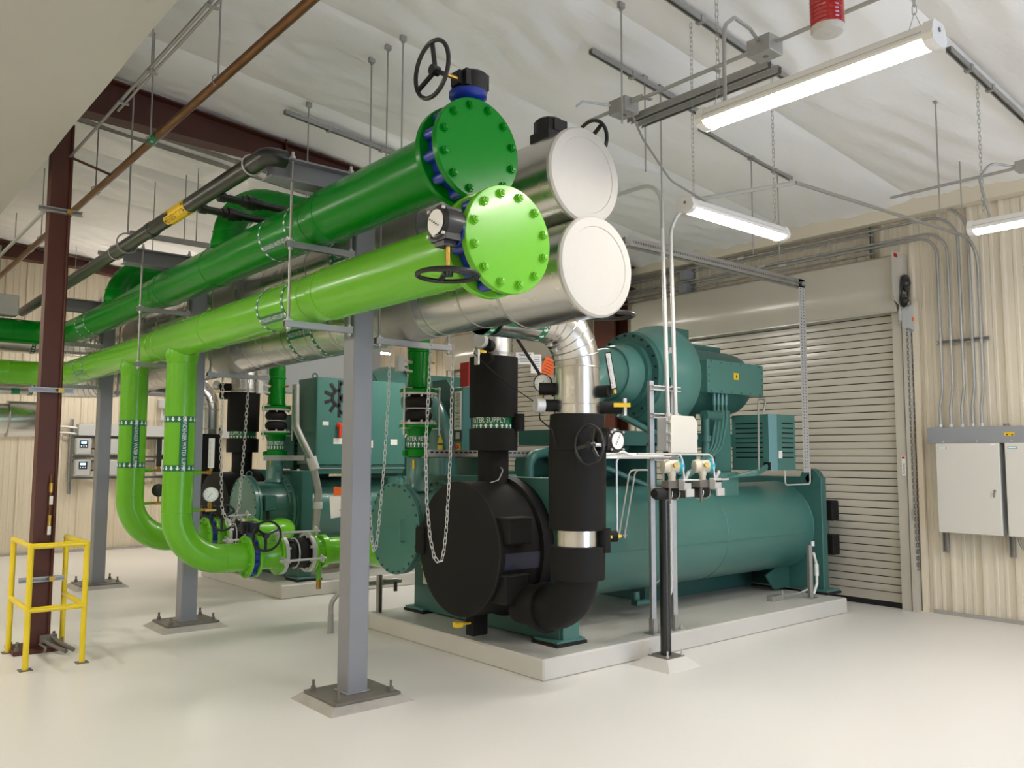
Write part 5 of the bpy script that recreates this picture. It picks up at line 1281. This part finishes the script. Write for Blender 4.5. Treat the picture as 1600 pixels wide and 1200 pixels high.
# ------------------------------------------------------------------ instrument panel on the far wall
yb_ = 15.7
b = top('control_station', 'wall station of grey trough and controllers on the far wall behind the lime risers', 'control panel', (4.2, 15.7, 1.6))
part('trough', MB().cbox(3.56, 15.52, 1.955, 6.2, 15.72, 2.145, .004), 'boxgrey', b)
part('strut', strut_mb((3.49, 15.70, .97), (3.49, 15.70, 2.23), (0, -1, 0), .05), 'galv', b)
for z in (1.93, 1.60, 1.52, 1.24): part('strut', strut_mb((3.47, 15.71, z), (6.0, 15.71, z), (0, -1, 0)), 'galv', b)
for i, z in enumerate((1.61, 1.25)):
    for x, big in ((3.53, 1), (4.05, 0), (4.86, 0)):
        bx_ = part('controller', MB().cbox(x, 15.55, z+.02, x+.25, 15.69, z+.30, .02), 'boxgrey', b)
        if big:
            k = part('keypad', MB().cbox(x+.06, 15.54, z+.14, x+.19, 15.552, z+.26, .003), 'screenblue', bx_); part('screen', MB().box(x+.08, 15.536, z+.205, x+.165, 15.542, z+.245), 'lcd', k)
            kk = MB()
            for j in range(3): kk.cyl((x+.085+.037*j, 15.542, z+.168), (x+.085+.037*j, 15.536, z+.168), .011, seg=10)
            part('button', kk, 'print_white', k)
        part('cable', MB().tube([(x+.25, 15.6, z+.12), (x+.36, 15.6, z+.12), (x+.41, 15.62, z+.2), (x+.42, 15.65, z+.34)], .014, 8, .05, 5), 'rubber', bx_)
part('black_module', MB().cbox(4.98, 15.58, 1.36, 5.12, 15.7, 1.90, .01), 'screenblue', b)
part('gauge_body', MB().cyl((5.05, 15.6, 1.36), (5.05, 15.6, 1.05), .03, seg=12), 'galv', b)
c = MB()
for z in (2.10, 2.0): c.tube([(1.0, 15.68, z), (3.4, 15.68, z), (3.56, 15.66, z-.02)], .018, 8)
part('conduit', c, 'galvwhite', b)
c = top('wall_conduit', 'thin conduits with a valve rising above the far wall station', 'conduit', (4.97, 15.66, 2.3))
part('conduit', MB().cyl((5.12, 15.66, 2.14), (5.12, 15.66, 3.3), .02, seg=8).cyl((4.95, 15.66, 2.14), (4.95, 15.66, 2.5), .018, seg=8).cyl((4.95, 15.66, 2.52), (5.5, 15.66, 2.52), .03, seg=10), 'galvwhite', c)
part('box', MB().cbox(4.87, 15.58, 2.46, 5.06, 15.7, 2.62, .01).cyl((4.95, 15.62, 2.25), (4.95, 15.62, 2.34), .05, seg=14), 'boxgrey', c)

# ------------------------------------------------------------------ transmitter stand in front of the front chiller
p = top('instrument_post', 'dark post with black cross bar and grouted base in front of the concrete pad', 'post', (5.22, 4.34, 0))
part('post', MB().cyl((5.225, 4.345, .05), (5.225, 4.345, 1.34), .042, seg=20), 'blackpipe', p)
br = MB()
for x0, x1 in ((5.06, 5.40), (5.37, 5.80)):
    br.lathe((x0, 4.30, 1.325), (1, 0, 0), [(0, 0), (.008, .035), (.03, .048), (x1-x0-.04, .048), (x1-x0-.012, .035), (x1-x0, 0)], 20)
part('cross_bar', MB().lathe((5.05, 4.30, 1.325), (1, 0, 0), [(0, 0), (.006, .036), (.025, .046), (.30, .046), (.325, .036), (.33, 0)], 20), 'rubber', p)
part('cross_bar', MB().lathe((5.35, 4.335, 1.325), (1, 0, 0), [(0, .045), (.40, .045), (.43, .036), (.44, 0)], 20), 'rubber', p)
gv = []; rr = random.Random(4)
for zz, e in ((0, .19), (.075, .10)):
    for sx, sy in ((-1, -1), (1, -1), (1, 1), (-1, 1)): gv.append((5.225+sx*(e+rr.uniform(0, .01)), 4.345+sy*(e+rr.uniform(0, .01)), zz))
part('grout_bed', MB().add(gv, [(0, 1, 5, 4), (1, 2, 6, 5), (2, 3, 7, 6), (3, 0, 4, 7), (4, 5, 6, 7), (3, 2, 1, 0)]), 'pad', p)
part('base_plate', MB().box(5.125, 4.245, .075, 5.325, 4.445, .083), 'platesteel', p)
for sx, sy in ((-1, -1), (1, -1), (1, 1), (-1, 1)): part('anchor_bolt', MB().hexbolt((5.225+sx*.085, 4.345+sy*.085, .083), (0, 0, 1), .012, .014, .035), 'galvwhite', p)
def transmitter(x, label):
    t = top('pressure_transmitter', label, 'transmitter', (x, 4.27, 1.37), 'pressure transmitters')
    A = Vector((.9, -.44, 0)).normalized(); h = Vector((x-.02, 4.27, 1.535))
    part('head', MB().lathe(h, A, [(-.08, 0), (-.08, .04), (-.075, .05), (-.05, .055), (-.03, .058), (-.02, .05), (.03, .05), (.05, .055)], 24), 'beige', t)
    cp = part('cover_ring', MB().lathe(h, A, [(.05, .04), (.048, .062), (.082, .062), (.09, .05), (.088, .036), (.07, .036)], 24), 'cyan', t); part('window', MB().lathe(h, A, [(.078, .037), (.079, 0)], 20), 'screenblue', cp)
    part('conduit_plug', MB().cyl(h+Vector((-.02, -.05, .01)), h+Vector((-.035, -.075, .01)), .018, seg=12), 'brass', t)
    part('neck', MB().lathe((x-.02, 4.27, 1.42), (0, 0, 1), [(0, .03), (.03, .026), (.05, .034), (.08, .034)], 18), 'beige', t)
    part('manifold_body', MB().cbox(x-.10, 4.23, 1.365, x+.02, 4.31, 1.425, .006), 'platesteel', t)
    mf = MB().cbox(x+.0, 4.16, 1.35, x+.085, 4.22, 1.44, .004); m_ = part('valve_manifold', mf, 'galvwhite', t)
    h = MB().cyl((x-.05, 4.14, 1.43), (x+.15, 4.14, 1.43), .007, seg=8).tube([(x+.05, 4.19, 1.44), (x+.07, 4.17, 1.50)], .013, 8); part('valve_handle', h, 'galvwhite', m_)
    sc = MB()
    for dx in (.015, .045, .07): sc.hexbolt((x+dx, 4.16, 1.415), (0, -1, 0), .008, .012)
    part('plug', sc, 'blackmetal', m_)
    part('info_plate', MB().cbox(x+.0, 4.14, 1.30, x+.095, 4.155, 1.36, .002), 'galvwhite', t)
    u = MB()
    for dx in (-.04, .05): u.torus((x+dx, 4.30, 1.325), (1, 0, 0), .052, .005, 24, 6, PI*.9, PI*2.0)
    part('u_bolt', u, 'galvwhite', t)
    part('mount_strap', MB().box(x-.085, 4.24, 1.25, x-.065, 4.252, 1.40), 'platesteel', t)
    part('sense_tube', MB().tube([(x-.5, 4.2, 1.63), (x+.02, 4.2, 1.63), (x+.02, 4.18, 1.44)], .0075, 8, .05, 6), 'galvwhite', t)
    return t
transmitter(5.25, 'beige pressure transmitter with cyan rim, left of the two on the black bar')
transmitter(5.64, 'beige pressure transmitter with cyan rim, right of the two on the black bar')
# strut frame carrying the white enclosure
f = top('strut_frame', 'galvanized strut frame standing on the front pad', 'frame', (5.6, 4.68, .155))
for x, zt in ((5.47, 2.25), (5.745, 2.23)):
    part('channel', strut_mb((x, 4.68, .17), (x, 4.68, zt), (1, -.35, 0)), 'galv', f)
    ft = part('post_base', MB().box(x-.05, 4.63, .155, x+.07, 4.74, .165).box(x-.024, 4.655, .16, x+.024, 4.705, .28), 'galv', f); part('base_bolt', MB().hexbolt((x+.05, 4.65, .165), (0, 0, 1), .012, .02, .02), 'galvwhite', ft)
for z in (2.19, 1.955, 1.60, 1.335): part('cross_channel', strut_mb((5.44, 4.64, z), (5.80, 4.64, z), (0, -1, 0)), 'galvwhite', f)
e = top('enclosure', 'light grey hinged enclosure box above the transmitters', 'box', (5.66, 4.58, 1.8))
part('body', MB().cbox(5.49, 4.52, 1.655, 5.83, 4.64, 1.945, .012), 'boxgrey', e)
dp = [(5.50, 1.645), (5.845, 1.645), (5.845, 1.91), (5.80, 1.955), (5.53, 1.955), (5.50, 1.945)]
dd = part('door', MB().prism(dp, (0, 4.49, 0), (1, 0, 0), (0, 0, 1), (0, .03, 0)), 'cabinet', e)
for z in (1.74, 1.80, 1.9): part('latch', MB().cbox(5.484, 4.485, z-.012, 5.502, 4.53, z+.012, .003), 'boxgrey', dd)
for z in (1.78, 1.88): part('hinge', MB().cbox(5.842, 4.49, z-.02, 5.858, 4.53, z+.02, .003), 'boxgrey', dd)
c = top('conduit_run', 'conduit rising from the enclosure and bending away to the left', 'conduit', (5.60, 4.6, 3)); part('conduit', MB().tube([(5.60, 4.6, 1.94), (5.64, 4.68, 4.02), (5.60, 7.5, 4.02)], .018, 12, .22, 10), 'galvwhite', c); part('connector', MB().cyl((5.60, 4.6, 1.94), (5.60, 4.6, 1.98), .026, seg=12), 'galvwhite', c)
c = top('conduit_run', 'conduit rising from the enclosure and bending to the right below the middle light', 'conduit', (5.70, 4.6, 3)); part('conduit', MB().tube([(5.70, 4.6, 1.94), (5.76, 4.68, 3.84), (6.08, 3.64, 3.84)], .018, 12, .3, 10), 'galvwhite', c); part('connector', MB().cyl((5.70, 4.6, 1.94), (5.70, 4.6, 1.98), .026, seg=12), 'galvwhite', c)
c = top('tube_run', 'slim steel tubes on the frame dropping beside the dark post', 'tube', (5.4, 4.72, 1))
for x in (5.60, 5.68): part('tube', MB().tube([(x, 4.66, 1.6), (x, 4.66, .62), (x, 4.75, .55)], .0075, 8, .04), 'galvwhite', c); part('tee', MB().cyl((x, 4.66, .62), (x, 4.66, .68), .013, seg=8), 'galv', c)
part('drain_tube', MB().tube([(5.59, 4.58, 1.3), (5.59, 4.58, .52), (5.50, 4.58, .40)], .017, 10, .06), 'galvwhite', c)
for x in (5.28, 5.35): part('tube', MB().tube([(5.45, 4.7, 1.50), (x, 4.75, 1.50), (x, 4.88, .95)], .007, 8, .04), 'galvwhite', c); part('tee', MB().cyl((x, 4.88, .93), (x, 4.88, 1.0), .013, seg=8).cyl((x-.03, 4.88, .95), (x+.03, 4.88, .95), .01, seg=8), 'galv', c)
c = top('tube_run', 'long slim steel tube bending down past the yellow lever', 'tube', (4.6, 4.25, 1.5)); part('tube', MB().tube([(5.2, 4.25, 1.61), (4.58, 4.25, 1.61), (4.58, 4.25, 1.03)], .0075, 8, .05), 'galvwhite', c)
# cable trays
t = top('cable_tray', 'perforated tray passing behind both black drops', 'tray', (5, 5.83, 1.63))
part('rail', MB().box(3.95, 5.80, 1.60, 6.4, 5.805, 1.665).box(3.95, 5.80, 1.60, 6.4, 5.86, 1.605), 'galv', t)
sl = MB()
for i in range(48): sl.box(4.0+.05*i, 5.797, 1.637, 4.03+.05*i, 5.7995, 1.65)
part('slot', sl, 'void', t)
part('cable', MB().tube([(4.6, 5.83, 1.68), (4.72, 5.86, 1.9), (4.9, 5.85, 1.62), (5.15, 5.83, 1.64)], .012, 8, .1, 5), 'rubber', t)
t = top('cable_tray', 'short white tray between the black return drop and the strut frame', 'tray', (5, 4.62, 1.62))
part('rail', MB().box(4.75, 4.55, 1.595, 5.30, 4.6, 1.60).box(4.75, 4.545, 1.595, 5.28, 4.55, 1.615), 'white', t)
part('cable', MB().tube([(4.75, 4.575, 1.62), (5.0, 4.57, 1.65), (5.1, 4.57, 1.62), (5.5, 4.575, 1.62)], .010, 8, .05).tube([(4.8, 4.59, 1.625), (5.3, 4.59, 1.625)], .016, 8), 'white', t)
# perforated strut frame towards the door
f = top('perforated_frame', 'perforated galvanized bracket reaching from the roof down to the slotted cabinet', 'bracket', (8.3, 4.95, 3.5))
part('level_arm', MB().box(5.5, 4.93, 3.47, 8.36, 5.0, 3.474).box(5.5, 4.93, 3.47, 8.36, 4.934, 3.56), 'galv', f)
ua = MB().box(8.24, 4.93, 1.45, 8.36, 4.934, 3.56); ua.box(8.36, 4.93, 1.45, 8.364, 4.98, 3.56); up = part('upright', ua, 'galvwhite', f)
sl = MB()
for i in range(62): sl.box(8.268, 4.9275, 1.50+.033*i, 8.28, 4.9295, 1.515+.033*i).box(8.318, 4.9275, 1.50+.033*i, 8.33, 4.9295, 1.515+.033*i)
part('perforation', sl, 'platesteel', up, kind='stuff')
sl = MB()
for i in range(86): sl.box(5.55+.033*i, 4.927, 3.505, 5.565+.033*i, 4.9295, 3.525)
part('perforation', sl, 'platesteel', f, kind='stuff')
part('corner_tie', MB().cyl((8.32, 4.92, 3.53), (8.32, 4.92, 3.49), .03, seg=8), 'galv', f)
part('brace', MB().box(5.47, 4.95, 3.50, 5.50, 6.4, 3.55), 'galv', f)
c = top('tube_run', 'bent copper-coloured line hooked over the slotted cabinet', 'tube', (7.6, 4.9, 1.8)); part('tube', MB().tube([(7.36, 4.90, 1.48), (7.38, 4.90, 2.2), (7.54, 4.92, 2.2), (7.54, 4.95, 2.06)], .009, 8, .03), 'aluband', c)
c = top('tube_run', 'white flexible line looping under the slotted cabinet', 'tube', (8.1, 4.9, 1.4)); part('tube', MB().tube([(7.86, 4.92, 1.475), (7.86, 4.92, 1.325), (8.345, 4.92, 1.325), (8.345, 4.92, 1.5)], .0085, 8, .04), 'galvwhite', c)
s = top('instrument_stand', 'short galvanized strut post with a white conduit at the far end of the pad', 'post', (8.12, 4.83, .155))
part('channel', strut_mb((8.12, 4.82, .16), (8.12, 4.82, .70), (1, -.35, 0)), 'galv', s); part('foot', MB().box(8.06, 4.77, .155, 8.18, 4.87, .165), 'galv', s)
part('conduit', MB().tube([(8.15, 4.79, .62), (8.2, 4.79, .5), (8.2, 4.79, .30), (8.15, 4.80, .2)], .014, 8, .05), 'white', s); part('sensor', MB().cyl((8.2, 4.79, .5), (8.2, 4.79, .38), .022, seg=10).cyl((8.14, 4.79, .69), (8.14, 4.79, .74), .018, seg=8), 'white', s)
s = top('ground_box', 'small grey fitting lying on the pad beside the end post', 'box', (7.75, 4.95, .155)); part('box', MB().cbox(7.6, 4.93, .155, 7.8, 5.0, .21, .004), 'galv', s); part('tube', MB().tube([(7.8, 4.95, .25), (7.8, 4.95, .2), (8.0, 4.9, .2), (8.1, 4.84, .24)], .012, 8, .03), 'galv', s)
# ------------------------------------------------------------------ chains, tags, tubes, gauges around the drops
ch = top('pull_chain', 'steel pull chain loop hanging in front of the black end cover', 'chain', (3.6, 4.9, 1.5), 'pull chains')
part('chain', chain_mb([(3.342, 4.85, 2.46), (3.304, 4.85, 1.66), (3.318, 4.85, 1.3), (3.349, 4.85, 1.05), (3.385, 4.85, .92), (3.416, 4.85, .88), (3.448, 4.85, .885), (3.468, 4.85, .96), (3.484, 4.85, 1.09), (3.505, 4.85, 1.4), (3.516, 4.85, 1.66), (3.531, 4.85, 2.46)], .038, .0105, .0032), 'galvwhite', ch)
ch = top('pull_chain', 'steel pull chain beside the front rack column, over the teal end cover', 'chain', (3.4, 5.5, 1.5), 'pull chains')
part('chain', chain_mb([(3.291, 5.6, 2.45), (3.29, 5.6, 1.6), (3.315, 5.6, 1.19), (3.335, 5.6, .98), (3.354, 5.6, .90), (3.37, 5.6, .92), (3.386, 5.6, 1.0), (3.432, 5.6, 1.52), (3.463, 5.6, 2.07), (3.469, 5.6, 2.46)], .038, .0105, .0032), 'galvwhite', ch)
ch = top('pull_chain', 'steel pull chain loop hanging between the lime riser and the rear chiller', 'chain', (3.3, 8.3, 1.5), 'pull chains')
part('chain', chain_mb([(3.20, 8.3, 2.45), (3.22, 8.35, 1.7), (3.27, 8.4, 1.1), (3.33, 8.4, .93), (3.37, 8.38, .92), (3.42, 8.34, 1.1), (3.44, 8.3, 1.7), (3.45, 8.25, 2.45)], .042, .0125, .0036), 'galvwhite', ch)
w = single('sensor_line', MB().tube([(4.00, 5.22, 2.42), (4.15, 5.2, 2.3), (4.38, 5.2, 2.17), (4.6, 5.1, 2.02), (4.75, 4.9, 1.95), (4.5, 4.62, 1.85)], .004, 6, .2, 5), 'rubber', 'thin black capillary line slanting across the black supply drop', 'cable', (4.2, 5.2, 2.2))
w = single('brace_rod', MB().cyl((4.26, 5.0, 2.53), (4.63, 4.98, 2.10), .013, seg=10), 'rubber', 'dark slanting rod between the black supply drop and the silver elbow', 'rod', (4.45, 5, 2.3))
g = gauge((4.17, 4.6, 2.15), (-.85, -.52, 0), .07, 'blackmetal', label='round pressure gauge left of the silver elbow')
thermometer((4.43, 4.13, 2.09), (-.30, -.05, 1), (-.62, -.78, 0), .27, .045, 'tilted black-framed thermometer on the silver return elbow')
tg = top('paper_tags', 'white papers and orange tag hanging between the drops', 'tag', (4.7, 5.3, 2.4), None)
for (x, y, z, w_, h_, m_, nm, rot) in ((4.60, 5.3, 2.43, .15, .1, 'paper', 'paper_sheet', 0), (4.71, 5.28, 2.39, .09, .16, 'paper', 'paper_sheet', 0), (4.80, 5.24, 2.345, .11, .20, 'orange', 'orange_tag', .45)):
    R_ = Matrix.Rotation(rot, 3, (.62, .78, 0)); s_ = R_ @ Vector((.78, -.62, 0)); u_ = R_ @ Vector((0, 0, 1)); n_ = s_.cross(u_)
    o = part(nm, MB().obox((x, y, z), s_, u_, n_, w_, h_, .002), m_, tg)
    k = MB()
    for i in range(6): k.obox(Vector((x, y, z))+u_*(h_*(.36-.12*i))+n_*.0018, s_, u_, n_, w_*(.7-.12*(i % 2)), .004, .0006)
    part('lettering', k, 'print_black', o)
part('string', MB().cyl((4.71, 5.28, 2.46), (4.71, 5.28, 2.1), .0015, seg=5), 'white', tg)
fl2 = single('drain_conduit', MB().tube([(3.80, 7.08, .1), (3.80, 7.08, .27), (3.90, 7.05, .40), (4.10, 7.0, .42)], .022, 10, .12, 6).cyl((3.80, 7.08, .0), (3.80, 7.08, .16), .028, seg=10), 'galv', 'curved flexible conduit rising from the floor left of the front column', 'conduit', (3.8, 7.08, .2))
single('drain_conduit', MB().tube([(4.05, 11.62, .05), (4.05, 11.62, .3), (4.2, 11.6, .42)], .022, 10, .12, 6).cyl((4.05, 11.62, 0), (4.05, 11.62, .1), .028, seg=10), 'galv', 'curved flexible conduit rising behind the middle rack column', 'conduit', (4.05, 11.62, .2))
gr = top('floor_conduit', 'grey pipe and strut leg left of the front pad', 'conduit', (4.2, 7.1, .4)); part('pipe', MB().cyl((4.0, 7.0, .42), (4.5, 7.0, .42), .02, seg=10).cyl((4.3, 7.0, .42), (4.45, 7.0, .42), .03, seg=8), 'galv', gr); part('leg', strut_mb((4.23, 6.95, .155), (4.23, 6.95, .50), (0, -1, 0)), 'galv', gr); part('sensor_tip', MB().cyl((4.42, 6.97, .42), (4.42, 6.97, .33), .018, seg=10), 'blackmetal', gr)
lbp = single('data_plate', MB().box(4.552, 6.56, .42, 4.56, 6.70, .78), 'paper', 'white data plate on the teal end plate beside the black cover', 'label', (4.555, 6.63, .6)); 
st_ = single('caution_sticker', MB().box(4.548, 6.55, .56, 4.553, 6.72, .62), 'labelyellow', 'yellow caution sticker on the teal end plate', 'label', (4.55, 6.63, .59))
# liquid-tight conduit and papers at the rear chiller
c = top('conduit_run', 'silver flexible conduit swinging down in front of the rear chiller', 'conduit', (4.5, 9.2, 1.4))
part('hose', MB().tube([(4.42, 9.2, 2.45), (4.42, 9.18, 1.95), (4.60, 9.1, 1.55), (4.68, 9.08, 1.2), (4.64, 9.08, .62)], .043, 14, .3, 6), 'galv', c)
part('fitting', MB().cyl((4.585, 9.105, 1.60), (4.63, 9.09, 1.46), .06, seg=14).cyl((4.675, 9.08, 1.08), (4.672, 9.08, 1.0), .055, seg=14), 'galvwhite', c)
part('ground_wire', MB().tube([(4.37, 9.16, 2.4), (4.38, 9.14, 1.95), (4.52, 9.08, 1.62), (4.62, 9.04, 1.5)], .007, 6, .15), 'greenwire', c)
part('clamp_arm', MB().box(4.1, 9.3, 1.56, 4.6, 9.33, 1.62), 'galv', c)
o = top('warning_tag', 'orange warning tag with a white sheet on the silver flexible conduit', 'tag', (4.93, 9.03, 1.2))
part('tag', MB().obox((4.93, 9.03, 1.20), (1, 0, 0), (0, 0, 1), (0, 1, 0), .16, .1, .002), 'orange', o)
part('paper_sheet', MB().obox((4.9, 9.035, 1.02), (1, 0, .1), (-.1, 0, 1), (0, 1, 0), .18, .26, .002), 'paper', o)
part('string', MB().tube([(4.93, 9.03, 1.24), (4.8, 9.05, 1.3), (4.69, 9.06, 1.25)], .003, 5), 'rubber', o)
o = top('instrument_stand', 'perforated strut post behind the lime pipe coupling', 'post', (5.1, 9.2, .3)); part('channel', strut_mb((5.0, 8.95, .0), (5.0, 8.95, .98), (-.3, -1, 0)), 'galv', o)
sl = MB()
for i in range(12): sl.box(4.985, 8.927, .1+.07*i, 5.0, 8.9285, .13+.07*i)
part('slot', sl, 'void', o); part('cross_arm', MB().box(4.9, 8.93, .97, 5.15, 8.97, .99), 'galv', o)
for nm in ('duct_above',):
    d = single('grey_duct', MB().cbox(5.26, 12.3, 2.92, 7.45, 12.9, 3.49, .01), 'boxgrey', 'plain grey duct box high behind the starter cabinet', 'duct', (6.3, 12.6, 3.2))
